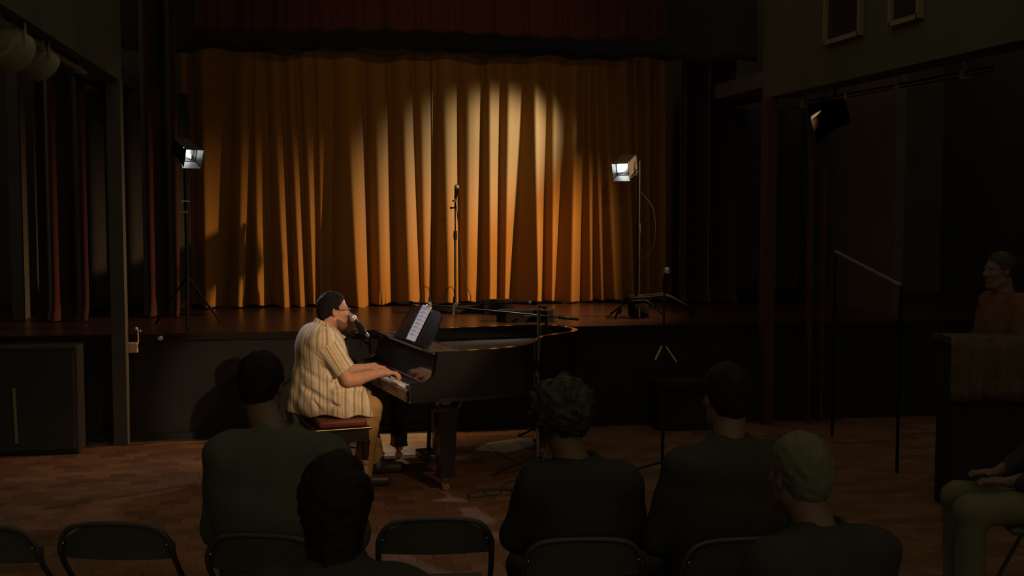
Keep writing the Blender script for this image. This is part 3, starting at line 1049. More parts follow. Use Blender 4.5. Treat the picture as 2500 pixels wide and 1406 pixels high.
def shirt_fn(p):
    t = ell(p, (-.445, 0, .93), (.165, .215, .23))
    t = smin(t, cap(p, (-.478, -.165, 1.045), (-.478, .165, 1.045), .074), .07)
    t = smin(t, ell(p, (-.505, 0, .975), (.125, .225, .165)), .07)
    t = smin(t, ell(p, (-.435, 0, .76), (.205, .215, .20)), .08)
    t = smin(t, ell(p, (-.425, 0, .60), (.235, .232, .17)), .08)
    # loose tail behind the seat
    t = smin(t, cap(p, (-.585, .02, .80), (-.655, .05, .50), .06, .045), .06)
    t = smin(t, cap(p, (-.30, -.135, .64), (-.215, -.165, .60), .105, .095), .05)
    t = smin(t, cap(p, (-.30, .135, .64), (-.215, .165, .60), .105, .095), .05)
    for s in (-1, 1):
        q = np.abs(p - A3((-.295, .205 * s, .605))) - A3((.120, .042, .095))
        bx = np.sqrt((np.maximum(q, 0) ** 2).sum(1)) + np.minimum(q.max(1), 0) - .022
        t = smin(t, bx, .045)
    hem = .520 + .010 * np.sin(p[:, 0] * 34 + p[:, 1] * 8) + .03 * np.clip(-.35 - p[:, 0], 0, .2) - .02 * np.clip(p[:, 0] + .3, 0, .2)
    t = smax(t, hem - p[:, 2], .004)
    t = smax(t, pln(p, (-.163, 0, .56), (1, 0, .30)), .006)
    for sh, el in ((SR, ER), (SL, EL)):
        e = np.array(el) - np.array(sh); e = e / np.linalg.norm(e)
        end = np.array(sh) + e * .245
        wid = end + np.array((.018, 0, -.006))
        a = cap(p, sh, tuple(wid + e * .05), .074, .086)
        a = smin(a, cap(p, (sh[0] - .01, sh[1] * .9, sh[2]), tuple(np.array(sh) + e * .12), .066, .076), .03)
        a = smax(a, pln(p, end, tuple(e + np.array((.16, 0, 0)))), .004)
        t = smin(t, a, .020 + .05 * np.clip((p[:, 2] - .93) / .1, 0, 1))
    # neck opening, button front
    t = smax(t, -cap(p, (-.452, 0, 1.06), (-.392, 0, 1.20), .060, .085), .012)
    # folds
    def crease(a, b_, r, k, dep=0):
        nonlocal t
        t = smax(t, -cap(p, a, b_, r * .45, r), k)
    crease((-.645, -.110, .865), (-.52, -.232, .775), .010, .030)
    crease((-.52, -.238, .775), (-.44, -.245, .745), .009, .030)
    crease((-.62, -.12, .73), (-.50, -.232, .64), .012, .035)
    crease((-.50, -.238, .64), (-.40, -.250, .60), .010, .035)
    crease((-.56, -.175, .64), (-.50, -.230, .535), .012, .035)
    crease((-.47, .03, 1.0), (-.60, .05, .93), .006, .02)
    w = np.sin(p[:, 0] * 43 + p[:, 2] * 21) * np.sin(p[:, 2] * 27 - p[:, 1] * 18) + .6 * np.sin(p[:, 1] * 61 + p[:, 2] * 13) * np.sin(p[:, 2] * 9 + 1)
    low = np.clip((.95 - p[:, 2]) / .3, .25, 1)
    return t - .0038 * w * low


def shirt_weave(V):
    ang = np.arctan2(V[:, 1], V[:, 0] + .43)
    s = ang * .205
    lw = np.clip((.80 - V[:, 2]) / .12, 0, 1) * np.clip((np.abs(V[:, 1]) - .08) / .06, 0, 1) * np.clip((V[:, 0] + .47) / .06, 0, 1)
    s = s * (1 - lw) + lw * np.sign(V[:, 1]) * (.322 - (V[:, 0] + .43) * .9)
    for sh, el in ((SR, ER), (SL, EL)):
        e = np.array(el) - np.array(sh); e = e / np.linalg.norm(e)
        q = V - np.array(sh)
        t = q @ e
        rad = q - t[:, None] * e
        rr = np.sqrt((rad ** 2).sum(1))
        X = np.array((0, 1, 0)) - e * e[1]; X /= np.linalg.norm(X)
        Yv = np.cross(e, X)
        sa = np.arctan2(rad @ Yv, rad @ X) * .088 + .31
        msk = (t > .03) & (t < .27) & (rr < .108) & (np.abs(V[:, 1]) > .165 + .0 * t)
        s = np.where(msk, sa, s)
    return np.stack([s + 2.0, V[:, 2], V[:, 0]], 1)


solid_obj('shirt', shirt_fn, (-.74, -.38, .45), (-.08, .38, 1.22), .0055, FM, M_SHIRT, man, weave=shirt_weave)


def collar_fn(p):
    a = np.abs(cap(p, (-.470, 0, 1.075), (-.405, 0, 1.165), .078, .083)) - .006
    a = smax(a, -pln(p, (-.485, 0, 1.085), (.35, 0, 1)), .004)
    a = smax(a, pln(p, (-.470, 0, 1.180), (.62, 0, 1)), .004)
    a = smax(a, pln(p, (-.335, 0, 1.1), (1, 0, .25)), .006)
    pt = None
    for s in (-1, 1):
        c = np.maximum(np.abs(cap(p, (-.40, .060 * s, 1.10), (-.318, .050 * s, 1.055), .026, .012)) - .004, -1)
        a = smin(a, cap(p, (-.405, .074 * s, 1.105), (-.305, .045 * s, 1.052), .016, .012), .015)
    return a


solid_obj('collar', collar_fn, (-.60, -.13, 1.00), (-.27, .13, 1.24), .004, FM, M_SHIRT, man, weave=lambda V: np.stack([np.arctan2(V[:, 1], V[:, 0] + .43) * .09 + 2.11, V[:, 2], V[:, 0]], 1))


def trouser_fn(p):
    d = ell(p, (-.42, 0, .595), (.165, .175, .085))
    for s in (-1, 1):
        k = (-.150, .175 * s, .560) if s < 0 else (-.12, .185, .565)
        an = (-.215, .172 * s, .05) if s < 0 else (.0, .20, .05)
        leg = chain(p, [(-.42, .10 * s, .600), k, an], [.092, .078, .062], .035)
        d = smin(d, leg, .03)
    d = smax(d, .075 - p[:, 2], .003)
    w = np.sin(p[:, 2] * 75 + p[:, 0] * 40) * np.exp(-((p[:, 0] + .12) ** 2 + (p[:, 2] - .48) ** 2) / .008) * .003
    w = w + .0025 * np.sin(p[:, 0] * 38 + p[:, 1] * 25) * np.sin(p[:, 2] * 23)
    return d - w


solid_obj('trousers', trouser_fn, (-.62, -.30, .06), (.09, .30, .70), .006, FM, M_TROUSER, man)


def hair_fn(p):
    q = p - A3(HC)
    d = ell(q, (-.014, 0, .038), (.108, .087, .101))
    d = smin(d, ell(q, (-.070, 0, -.020), (.042, .060, .055)), .03)
    x, z = q[:, 0], q[:, 2]
    front = .020 + np.clip(z - .035, 0, 1) * 1.05
    front = np.where(z < .012, -.026 + np.clip(z + .02, 0, .032) * .8, front)
    d = smax(d, x - front, .006)
    d = smax(d, -(z + .078) - (x + .05) * .3, .006)
    return d - .0026 * fuzz(q, 260) - .002 * fuzz(q[:, ::-1], 110)


solid_obj('hair', hair_fn, (-.52, -.13, 1.12), (-.24, .13, 1.42), .0036, FM, M_HAIR, man)


def beard_fn(p):
    q = p - A3(HC)
    d = ell(q, (.0355, 0, -.045), (.0618, .0612, .0856))
    d = smin(d, ell(q, (.062, 0, -.108), (.034, .038, .026)), .03)
    d = smin(d, cap(q, (-.005, .052, -.062), (.050, .030, -.100), .0195), .03)
    d = smin(d, cap(q, (-.005, -.052, -.062), (.050, -.030, -.100), .0195), .03)
    x, z = q[:, 0], q[:, 2]
    top = np.where(x > .072, -.078, -.045 - np.clip(x - .005, 0, .07) * .62 + np.clip(.005 - x, 0, .05) * 1.2)
    d = smax(d, z - top, .004)
    d = smax(d, -.014 - x, .003)
    return d + .0012 * np.sin(q[:, 0] * 400) * np.sin(q[:, 2] * 420 + q[:, 1] * 380)


solid_obj('beard', beard_fn, (-.40, -.09, 1.08), (-.25, .09, 1.23), .0030, FM, M_BEARD, man)
mb = MB(FM)
for s in (-1, 1): mb.tube((HC[0] + .094, .006 * s, HC[2] - .050), (HC[0] + .084, .026 * s, HC[2] - .057), .006, .004)
mb.build('moustache', M_BEARD, man)
for s in (-1, 1):
    mb = MB(FM); mb.ball((HC[0] + .079, .032 * s, HC[2] + .006), .0125, 14)
    ey = mb.build('eye', M_EYE, man, True)
    mb = MB(FM); mb.ball((HC[0] + .0895, .032 * s, HC[2] + .005), .0042, 8); mb.build('iris', M_EBONYKEY, ey, True)
    mb = MB(FM); mb.path([(HC[0] + .092 - .03 * i * .2, (.014 + .011 * i) * s, HC[2] + .026 + (.003 if i in (1, 2) else 0)) for i in range(4)], .0040, 6); mb.build('eyebrow', M_HAIR, man)
g = MB(FM)
for s in (-1, 1):
    c = Vector((HC[0] + .112, .034 * s, HC[2] + .002))
    pts = []
    for i in range(20):
        t = 2 * math.pi * i / 20
        pts.append(c + Vector((-.010 * abs(math.cos(t)) * (1 if math.cos(t) * s > 0 else 0), .027 * math.copysign(abs(math.cos(t)) ** .6, math.cos(t)), .018 * math.copysign(abs(math.sin(t)) ** .7, math.sin(t)))))
    g.path(pts, .0016, 6, closed=True)
    g.path([c + Vector((-.010, .027 * s, .008)), (HC[0] + .06, .078 * s, HC[2] + .012), (HC[0] - .005, .083 * s, HC[2] + .012), (HC[0] - .022, .082 * s, HC[2] - .012)], .0018, 6)
g.path([(HC[0] + .112, -.008, HC[2] + .008), (HC[0] + .116, 0, HC[2] + .011), (HC[0] + .112, .008, HC[2] + .008)], .0016, 6)
gl = g.build('glasses', M_EBONYKEY, man)


def shoe_fn(s):
    ax = -.215 if s < 0 else .0
    def f(p):
        d = cap(p, (ax - .02, .178 * s, .055), (ax + .17, .188 * s, .040), .045, .038)
        d = smin(d, cap(p, (ax - .005, .178 * s, .06), (ax, .178 * s, .115), .048, .044), .03)
        return smax(d, .004 - p[:, 2], .003)
    return f


for s in (-1, 1):
    solid_obj('shoe', shoe_fn(s), (-.32, .178 * s - .09, -.01), (.26, .178 * s + .10, .18), .006, FM, M_SHOE, man)

# ================================================================== MICROPHONES AND STANDS
def tripod(mb, base, r=.30, h=.10, rot=0.3, rod=.009):
    for k in range(3):
        a = rot + k * 2.0944
        e = Vector(base) + Vector((r * math.cos(a), r * math.sin(a), .012))
        mb.tube(Vector(base) + Vector((0, 0, h)), e, rod, rod)


def feet(root, base, r=.30, rot=.3):
    for k in range(3):
        a = rot + k * 2.0944
        e = Vector(base) + Vector((r * math.cos(a), r * math.sin(a), .012))
        d = (e - Vector(base)).normalized()
        MB().tube(e - d * .015 + Vector((0, 0, .002)), e + d * .02, .012).build('rubber_foot', M_RUBBER, root)


def vocal_mic(name, label, head, tail, cable=None):
    """hand-held microphone: ball grille at head, handle to tail"""
    head, tail = Vector(head), Vector(tail)
    d = (tail - head).normalized()
    L = (tail - head).length
    t = thing(name, label, 'microphone', tail)
    mb = MB(); mb.ball(head, .025, 14); mb.lathe([(.024, -.008), (.0265, -.003), (.0265, .003), (.022, .010)], head + d * .012, d, 14)
    autosmooth(mb.build('grille', M_MICMESH, t), 60)
    mb = MB(); mb.lathe([(.0205, .02), (.0185, .045), (.0125, L * .8)], head, d, 14); autosmooth(mb.build('handle', M_STEELB, t), 50)
    mb = MB(); mb.lathe([(.0105, L * .79), (.0115, L * .82), (.0100, L)], head, d, 12); autosmooth(mb.build('connector', M_CHROME, t), 50)
    mb = MB(); mb.lathe([(.0226, .016), (.0226, .024)], head, d, 14); mb.build('ring', M_BRASS, t)
    return t


def pencil_mic(name, label, top, bot):
    top, bot = Vector(top), Vector(bot)
    L = (top - bot).length
    t = thing(name, label, 'microphone', bot)
    mb = MB(); mb.lathe([(.009, 0), (.0105, .004), (.0105, L * .55), (.0105, L * .56)], bot, top - bot, 14); autosmooth(mb.build('body', M_NICKEL, t), 50)
    mb = MB(); mb.lathe([(.0095, L * .56), (.0095, L * .66), (.008, L * .86), (.0045, L)], bot, top - bot, 12); autosmooth(mb.build('connector', M_STEELB, t), 50)
    mb = MB(); mb.lathe([(.0112, L * .20), (.0112, L * .22)], bot, top - bot, 14); mb.lathe([(.0112, L * .60), (.0112, L * .64)], bot, top - bot, 14); mb.build('ring', M_CHROME, t)
    # cable arching over
    p = [top, top + Vector((-.005, .0, .045)), top + Vector((-.03, .01, .07)), top + Vector((-.06, .02, .03)), top + Vector((-.075, .03, -.04)), top + Vector((-.085, .04, -.10))]
    mb = MB(); mb.path(smooth_pts(p, 5), .0028, 6); mb.build('cable', M_RUBBER, t)
    return t


def smooth_pts(P, n=6):
    P = [Vector(p) for p in P]
    out = []
    for i in range(len(P) - 1):
        p0, p1, p2, p3 = P[max(i - 1, 0)], P[i], P[i + 1], P[min(i + 2, len(P) - 1)]
        for k in range(n):
            t = k / n
            out.append(.5 * ((2 * p1) + (p2 - p0) * t + (2 * p0 - 5 * p1 + 4 * p2 - p3) * t * t + (3 * p1 - p0 - 3 * p2 + p3) * t ** 3))
    out.append(P[-1])
    return out


# singer's microphone at the pianist's mouth
mh = pp(*((lambda a: (a[0], CU, a[1]))(ppl(861, 775, CU))))
mt = pp(*((lambda a: (a[0], CU, a[1]))(ppl(903, 823, CU))))
mt = mt + UX * .03
vocal_mic('microphone', 'black vocal microphone with silver grille at the pianist\'s mouth', mh, mt)
hd = (mt - mh).normalized()
cp = mh + hd * .085
# its stand, beyond the pianist's knees, boom coming from behind
sb = pp(-.075, CU + .80, 0)
ms = thing('microphone_stand', 'black boom stand holding the pianist\'s vocal microphone', 'microphone stand', sb)
pt_ = pp(-.06, CU + .55, .98)
mb = MB(); tripod(mb, sb, .28); mb.build('tripod', M_STEELB, ms); feet(ms, sb, .28)
mb = MB(); mb.tube(sb + Vector((0, 0, .06)), Vector((sb.x, sb.y, .985)), .011); mb.build('pole', M_STEELB, ms)
mb = MB(); mb.tube(Vector((sb.x, sb.y, .985)) + Vector((.06, .1, -.01)), cp + Vector((0, .02, -.05)), .008); bm_ = mb.build('boom', M_STEELB, ms)
mb = MB(); mb.lathe([(.020, -.03), (.024, 0), (.020, .03)], (sb.x, sb.y, .985), (1, 0, 0)); mb.build('clutch', M_PLASTIC, ms)
mb = MB(); mb.tube(cp - hd * .03 + Vector((0, 0, -.004)), cp + hd * .035 + Vector((0, 0, -.004)), .0235, .021); mb.tube(cp + Vector((0, .004, -.02)), cp + Vector((0, .02, -.055)), .012); mb.build('clip', M_PLASTIC, ms)

# two small condenser microphones over the strings
def on_u(px, py, u):
    v_, z_ = ppl(px, py, u)
    return pp(v_, u, z_)


p1t, p1b = on_u(1049, 722, 1.05), on_u(1051, 757, 1.05)
pencil_mic('microphone', 'slim silver condenser microphone just above the sheet music', p1t, p1b)
p2t, p2b = on_u(1109, 722, 1.0), on_u(1107, 769, 1.0)
pencil_mic('microphone', 'slim silver condenser microphone hanging over the piano strings below the centre stand', p2t, p2b)
# stand by the tail, boom reaching left to the second condenser
s1 = atZ(1313, 1160, 0)
tt = Vector((s1.x, s1.y, atY(1322, 745, s1.y).z))
st1 = thing('microphone_stand', 'black boom microphone stand in front of the piano tail, cable round its pole', 'microphone stand', s1)
mb = MB(); tripod(mb, s1, .32, .14, .9); mb.build('tripod', M_STEELB, st1); feet(st1, s1, .32, .9)
mb = MB(); mb.tube(s1 + Vector((0, 0, .10)), tt - Vector((0, 0, .45)), .0125); mb.tube(tt - Vector((0, 0, .45)), tt, .0085); mb.build('pole', M_CHROME, st1)
mb = MB(); mb.lathe([(.017, -.04), (.019, 0), (.017, .04)], tt - Vector((0, 0, .45))); mb.build('clutch', M_PLASTIC, st1)
c2 = p2t + (p2b - p2t) * .45
e2 = tt + (tt - c2).normalized() * .20 + Vector((0, 0, .0))
mb = MB(); mb.tube(c2 + Vector((.02, 0, 0)), tt + Vector((0, 0, .02)), .006); mb.tube(tt + Vector((0, 0, .02)), e2 + Vector((0, 0, .02)), .008, .010); bo = mb.build('boom', M_STEELB, st1)
mb = MB(); mb.ball(tt + Vector((-.06, 0, .022)), .016, 10); mb.build('boom_knob', M_CHROME, bo)
mb = MB(); mb.bbox(c2 + Vector((.03, -.005, 0)), (.045, .018, .016), .004); mb.build('clip', M_NICKEL, bo)
mb = MB(); mb.tube(tt + Vector((.0, -.02, -.005)), tt + Vector((.055, -.03, -.02)), .006, .009); mb.build('wing_screw', M_PLASTIC, st1)
cb = [tt + Vector((.012, -.012, -.05)), tt + Vector((.012, -.014, -.30)), tt + Vector((-.012, -.012, -.50)), tt + Vector((.01, -.015, -.56)), tt + Vector((-.02, -.015, -.64)),
      tt + Vector((-.005, -.015, -.72)), tt + Vector((.05, -.02, -.58)), tt + Vector((.09, -.02, -.63)), tt + Vector((.10, -.03, -.80)), (s1.x + .06, s1.y - .05, .2), (s1.x - .05, s1.y - .12, .01)]
mb = MB(); mb.path(smooth_pts(cb, 5), .0035, 6); mb.build('cable', mat('grey_cable', (.13, .115, .08), .6), st1)
# second boom stand standing behind the piano, long boom with counterweight
s2 = pp(1.35, UFAR + .13, 0)
bA, bB = on_u(992, 739, 1.30), on_u(1412, 779, UFAR + .12)
q2 = bA + (bB - bA) * .80
st2 = thing('microphone_stand', 'black boom stand behind the piano with long low boom and shiny counterweight', 'microphone stand', (q2.x, q2.y, 0))
b2 = Vector((q2.x, q2.y, 0))
mb = MB(); tripod(mb, b2, .27, .14, .2); mb.build('tripod', M_STEELB, st2); feet(st2, b2, .27, .2)
mb = MB(); mb.tube(b2 + Vector((0, 0, .1)), q2, .011); mb.build('pole', M_STEELB, st2)
mb = MB(); mb.tube(bA, bB, .007); bo = mb.build('boom', M_STEELB, st2)
d2 = (bB - bA).normalized()
mb = MB(); mb.tube(bB - d2 * .20, bB, .014); mb.build('counterweight', M_STEELB, bo)
mb = MB(); mb.tube(bB - d2 * .145, bB - d2 * .095, .0155); mb.build('weight_collar', M_CHROME, bo)
mb = MB(); mb.bbox(bA, (.07, .03, .025), .006); mb.tube(bA + Vector((.02, 0, 0)), p1t + (p1b - p1t) * .55, .007); mb.ball(bA + Vector((.04, -.02, .006)), .011); mb.build('shock_clip', M_PLASTIC, bo)

# singer's stand on the stage, in front of the curtain
cbp = atZ(1112, 763, SZ)
def at_plane(px, py, Y): return atY(px, py, Y)
ctop, cclip = atY(1115, 456, cbp.y), atY(1112, 500, cbp.y)
vocal_mic('microphone', 'vocal microphone with pale round grille on the tall centre-stage stand', ctop, ctop + Vector((-.020, -.03, -.155)))
cs = thing('microphone_stand', 'tall straight chrome-and-black microphone stand alone at centre stage before the curtain', 'microphone stand', cbp)
mb = MB(); mb.lathe([(.125, 0), (.130, .008), (.12, .022), (.03, .034), (.016, .06)], cbp, n=28); autosmooth(mb.build('round_base', M_STEELB, cs), 40)
zc = atY(1112, 575, cbp.y).z
mb = MB(); mb.tube(cbp + Vector((0, 0, .04)), (cbp.x, cbp.y, zc), .0125); mb.build('lower_tube', M_STEELB, cs)
mb = MB(); mb.tube((cbp.x, cbp.y, zc), (cbp.x, cbp.y, cclip.z - .02), .008); mb.build('upper_tube', M_CHROME, cs)
mb = MB(); mb.lathe([(.016, -.045), (.019, 0), (.016, .045)], (cbp.x, cbp.y, zc)); mb.build('clutch', M_PLASTIC, cs)
mb = MB(); mb.tube((cbp.x, cbp.y, cclip.z - .03), ctop + Vector((-.014, -.02, -.105)), .010); mb.tube((cbp.x - .035, cbp.y, cclip.z - .03), (cbp.x + .012, cbp.y, cclip.z - .03), .008)
mb.ball((cbp.x - .04, cbp.y, cclip.z - .03), .013, 8); mb.ball((cbp.x - .02, cbp.y, cclip.z + .04), .010, 8); mb.build('clip', M_PLASTIC, cs)
ce = atZ(1152, 752, SZ)
mb = MB(); mb.path(smooth_pts([ctop + Vector((-.02, -.03, -.155)), (cbp.x + .015, cbp.y - .02, cclip.z - .06), (cbp.x + .045, cbp.y - .02, zc - .08), (cbp.x + .10, cbp.y - .01, zc - .45), (cbp.x + .155, cbp.y, SZ + .16), (ce.x, ce.y, SZ + .006), (ce.x + .35, ce.y + .08, SZ + .006)], 6), .004, 6)
mb.build('cable', M_RUBBER, cs)

# right-hand stand on the hall floor with a dark microphone on top
s4 = atZ(1617, 1160, 0)
top4 = s4 + (atY(1622, 700, s4.y + .05) - s4)
mt4, mh4 = atY(1622, 694, s4.y + .02), atY(1629, 660, s4.y)
st4 = thing('microphone_stand', 'black tripod microphone stand on the hall floor before the right end of the stage', 'microphone stand', s4)
mb = MB(); tripod(mb, s4, .25, .10, .55); mb.build('tripod', M_STEELB, st4); feet(st4, s4, .25, .55)
mb = MB(); mb.tube(s4 + Vector((0, 0, .08)), (s4.x, s4.y, .98), .0125); mb.tube((s4.x, s4.y, .98), mt4 + Vector((0, 0, .0)), .008); mb.build('pole', M_STEELB, st4)
mb = MB(); mb.lathe([(.018, -.05), (.021, 0), (.018, .05)], (s4.x, s4.y, .98)); mb.build('clutch', M_PLASTIC, st4)
mb = MB(); mb.tube((s4.x, s4.y, .98), (s4.x - .07, s4.y - .03, .86), .007); mb.tube((s4.x, s4.y, .98), (s4.x + .09, s4.y - .03, .84), .006); mb.build('cable_hook', M_LABEL, st4)
mb = MB(); mb.tube(mt4 - Vector((0, 0, .04)), mt4 + (mh4 - mt4) * .5, .017, .02); mb.build('clip', M_PLASTIC, st4)
vocal_mic('microphone', 'dark vocal microphone on the stand at the right end of the stage', mh4, mt4 + Vector((-.004, .0, -.03)))

# ================================================================== STAGE LAMPS (both lit)
def lantern(name, label, c, aim, size=.11, stand=None, door_tilt=(14, 4, 8, 4), lens=(), head_back=.20):
    """square-mouthed floodlight with four barn doors"""
    t = thing(name, label, 'stage light', c)
    aim = (Vector(aim) - Vector(c)).normalized()
    x = aim.cross(Vector((0, 0, 1))).normalized()
    z = x.cross(aim)
    Mx = Matrix.Translation(Vector(c)) @ Matrix(((x.x, aim.x, z.x, 0), (x.y, aim.y, z.y, 0), (x.z, aim.z, z.z, 0), (0, 0, 0, 1)))
    s = size / 2
    mb = MB(Mx)
    th = .008
    for sx_ in (-1, 1):
        mb.box((sx_ * (s + th / 2), -head_back / 2, 0), (th, head_back, size + 2 * th))
        mb.box((0, -head_back / 2, sx_ * (s + th / 2)), (size, head_back, th))
    mb.box((0, -head_back, 0), (size + 2 * th, .01, size + 2 * th))
    mb.build('housing', M_STEELB, t)
    mb = MB(Mx)      # lamp disc set back in the mouth
    mb.prism([(x_ * s, z_ * s) for x_, z_ in lens], -.030, -.022, lambda x, z, y: (x, y, z))
    mb.build('lens', M_LAMP, t)
    mb = MB(Mx)
    mb.lathe([(s * 1.0, 0), (s * .95, -.02), (s * .6, -.075)], (0, -.045, 0), (0, 1, 0), 20)
    mb.build('reflector', M_LAMPIN, t)
    for k, (dx, dz) in enumerate(((0, -1), (0, 1), (-1, 0), (1, 0))):
        a = R_(door_tilt[k])
        L = size * .8
        mb = MB(Mx)
        base = Vector((dx * (s + th), 0, dz * (s + th)))
        dirv = Vector((dx * math.sin(a), math.cos(a), dz * math.sin(a)))
        side = Vector((1, 0, 0)) if dx == 0 else Vector((0, 0, 1))
        nrm = dirv.cross(side).normalized() * .002
        w0, w1_ = s, s * 1.35
        q = [base - side * w0, base + side * w0, base + dirv * L + side * w1_, base + dirv * L - side * w1_]
        mb.add([v - nrm for v in q] + [v + nrm for v in q], [(0, 1, 2, 3), (7, 6, 5, 4), (0, 4, 5, 1), (1, 5, 6, 2), (2, 6, 7, 3), (3, 7, 4, 0)])
        mb.build('barn_door', M_DOOR_LIT if k == 0 else M_STEELB, t)  # bottom door coloured paler to look lit by the lamp
    mb = MB(Mx)
    mb.path([(-s - .02, -head_back * .5, 0), (-s - .03, -head_back * .5, -s - .05), (s + .03, -head_back * .5, -s - .05), (s + .02, -head_back * .5, 0)], .006, 6)
    mb.build('yoke', M_STEELB, t)
    return t


lantern('stage_light', 'small lit white floodlight with barn doors on the stand right of the gold curtain\'s centre', LAMP_R, (0.9, 8.0, 1.0), .125, lens=[(-.75, .95), (.95, .95), (.95, -.75), (.5, -.72), (.1, -.5), (-.2, -.1), (-.35, .3), (-.6, .6)])
lantern('stage_light', 'small lit white floodlight with barn doors beside the left edge of the gold curtain', LAMP_L, (0.6, 8.0, 1.0), .125, lens=[(-.45, .9), (.75, .9), (.7, .6), (.5, .15), (.1, -.4), (-.5, -.8), (-.6, -.7), (-.2, .2)])
# stand of the right lamp
sr = atZ(1560, 775, SZ)
sr = Vector((sr.x, LAMP_R.y + .06, SZ))
ls = thing('light_stand', 'black light stand with sandbag carrying the floodlight at stage right', 'light stand', sr)
zt = atY(1560, 392, sr.y).z
mb = MB(); mb.tube(sr + Vector((0, 0, .12)), (sr.x, sr.y, 1.75), .017); mb.tube((sr.x, sr.y, 1.75), (sr.x, sr.y, zt), .013); mb.build('pole', M_STAND, ls)
mb = MB(); mb.lathe([(.02, -.05), (.024, 0), (.02, .05)], (sr.x, sr.y, 1.75)); mb.build('collar', M_STAND, ls)
mb = MB(); tripod(mb, sr, .30, .22, .3, .010); mb.build('tripod', M_STAND, ls)
mb = MB(); mb.tube((sr.x, sr.y, LAMP_R.z - .02), (LAMP_R.x + .06, LAMP_R.y + .03, LAMP_R.z - .10), .010); mb.build('arm', M_STAND, ls)
mb = MB(); mb.bbox((sr.x - .02, sr.y - .10, SZ + .09), (.20, .14, .17), .05, seg=3); autosmooth(mb.build('sandbag', M_SANDBAG, ls), 60)
mb = MB(); mb.path(smooth_pts([(sr.x + .02, sr.y, zt - .3), (sr.x + .13, sr.y - .02, 1.95), (sr.x + .16, sr.y - .02, 1.75), (sr.x + .13, sr.y - .02, 1.55), (sr.x + .02, sr.y - .02, 1.45)], 6), .004, 6); mb.build('cable', M_STAND, ls)
# arched tube frame on the stage beside it
a0, a1, a2, a3 = atZ(1505, 779, SZ), atY(1532, 727, 11.1), atY(1622, 722, 11.1), atZ(1664, 768, SZ)
mb = MB()
off = Vector((.05, .22, 0))
for o_ in (Vector((0, 0, 0)), off):
    mb.path(smooth_pts([a0 + o_, a0 + (a1 - a0) * .7 + o_, Vector((a1.x, a0.y, a1.z)) + o_, Vector(((a1.x + a2.x) / 2, a0.y, a1.z + .01)) + o_, Vector((a2.x, a0.y, a2.z)) + o_, Vector((a3.x - .02, a0.y, SZ + .08)) + o_, Vector((a3.x, a0.y, SZ + .01)) + o_], 5), .014, 8)
fr_ = thing('stage_rack', 'low arched black tube frame standing around the light stand\'s sandbag', 'rack', (a0 + a3) / 2)
mb.build('tubes', M_STAND, fr_)
mb = MB(); mb.tube(Vector((a1.x, a0.y, a1.z)), Vector((a1.x, a0.y, a1.z)) + off, .010); mb.tube(Vector((a2.x, a0.y, a2.z)), Vector((a2.x, a0.y, a2.z)) + off, .010); mb.build('cross_bar', M_STAND, fr_)
# stand under the left lamp
sl = Vector((LAMP_L.x - .04, LAMP_L.y + .05, SZ))
ls = thing('light_stand', 'black light stand under the floodlight left of the gold curtain', 'light stand', sl)
mb = MB(); mb.tube(sl + Vector((0, 0, .1)), (sl.x, sl.y, LAMP_L.z - .10), .015); mb.build('pole', M_STAND, ls)
mb = MB(); tripod(mb, sl, .33, .45, .6, .010); mb.build('tripod', M_STAND, ls)
zz = atY(364, 491, sl.y - .03).z
mb = MB(); mb.bbox((sl.x, sl.y - .03, zz), (.075, .03, .008), .002); mb.build('upper_clamp', M_CHROME, ls)
mb = MB(); mb.bbox((sl.x - .02, sl.y - .03, zz - .095), (.075, .03, .016), .002); mb.build('lower_clamp', mat('dull_steel', (.22, .24, .18), .4, metal=.7), ls)

# ================================================================== GEAR LYING ON THE STAGE
c = atZ(1212, 764, SZ)
wd = thing('monitor_wedge', 'black stage monitor wedge behind the piano, left of the long case', 'speaker', c)
mb = MB(); mb.prism([(-.17, 0), (.17, 0), (.15, .06), (-.02, .14), (-.15, .14)], -.16, .16, lambda x, z, y: (c.x + y * .9, c.y + x, SZ + .002 + z)); mb.build('cabinet', M_PLASTIC, wd)
mb = MB(); mb.ball((c.x - .10, c.y - .14, SZ + .10), .012, 8); mb.build('corner', M_CHROME, wd)
c0, c1 = atZ(1222, 786, SZ), atZ(1350, 780, SZ)
cc = (c0 + c1) / 2
case = thing('instrument_case', 'long black instrument case lying on the stage behind the piano', 'case', cc)
Lc = (c1 - c0).length
mb = MB(); poly = [(-Lc / 2, -.10), (-Lc / 2 + .05, -.14), (Lc * .1, -.10), (Lc * .3, -.16), (Lc / 2 - .05, -.15), (Lc / 2, -.06), (Lc / 2, .06), (Lc / 2 - .05, .15), (Lc * .3, .16), (Lc * .1, .10), (-Lc / 2 + .05, .14), (-Lc / 2, .10)]
mb.prism(poly, SZ + .003, SZ + .06, lambda x, y, z: (cc.x + x, cc.y + y, z)); mb.build('lower_shell', M_PLASTIC, case)
mb = MB(); mb.prism([(x * .98, y * .96) for x, y in poly], SZ + .062, SZ + .105, lambda x, y, z: (cc.x + x, cc.y + y, z)); mb.build('lid', M_PLASTIC, case)
mb = MB(); mb.path([(cc.x - .07, cc.y - .13, SZ + .06), (cc.x - .06, cc.y - .17, SZ + .06), (cc.x + .06, cc.y - .17, SZ + .06), (cc.x + .07, cc.y - .13, SZ + .06)], .009, 6); mb.build('handle', M_RUBBER, case)
g0, g1 = atZ(1000, 760, SZ), atZ(1192, 752, SZ)
gc = (g0 + g1) / 2
pb = thing('pedal_board', 'long flat black pedal board on the stage under the centre microphone stand', 'board', gc)
mb = MB(); mb.bbox((gc.x, gc.y - .30, SZ + .045), ((g1 - g0).length, .12, .05), .008); mb.build('top', M_PLASTIC, pb)
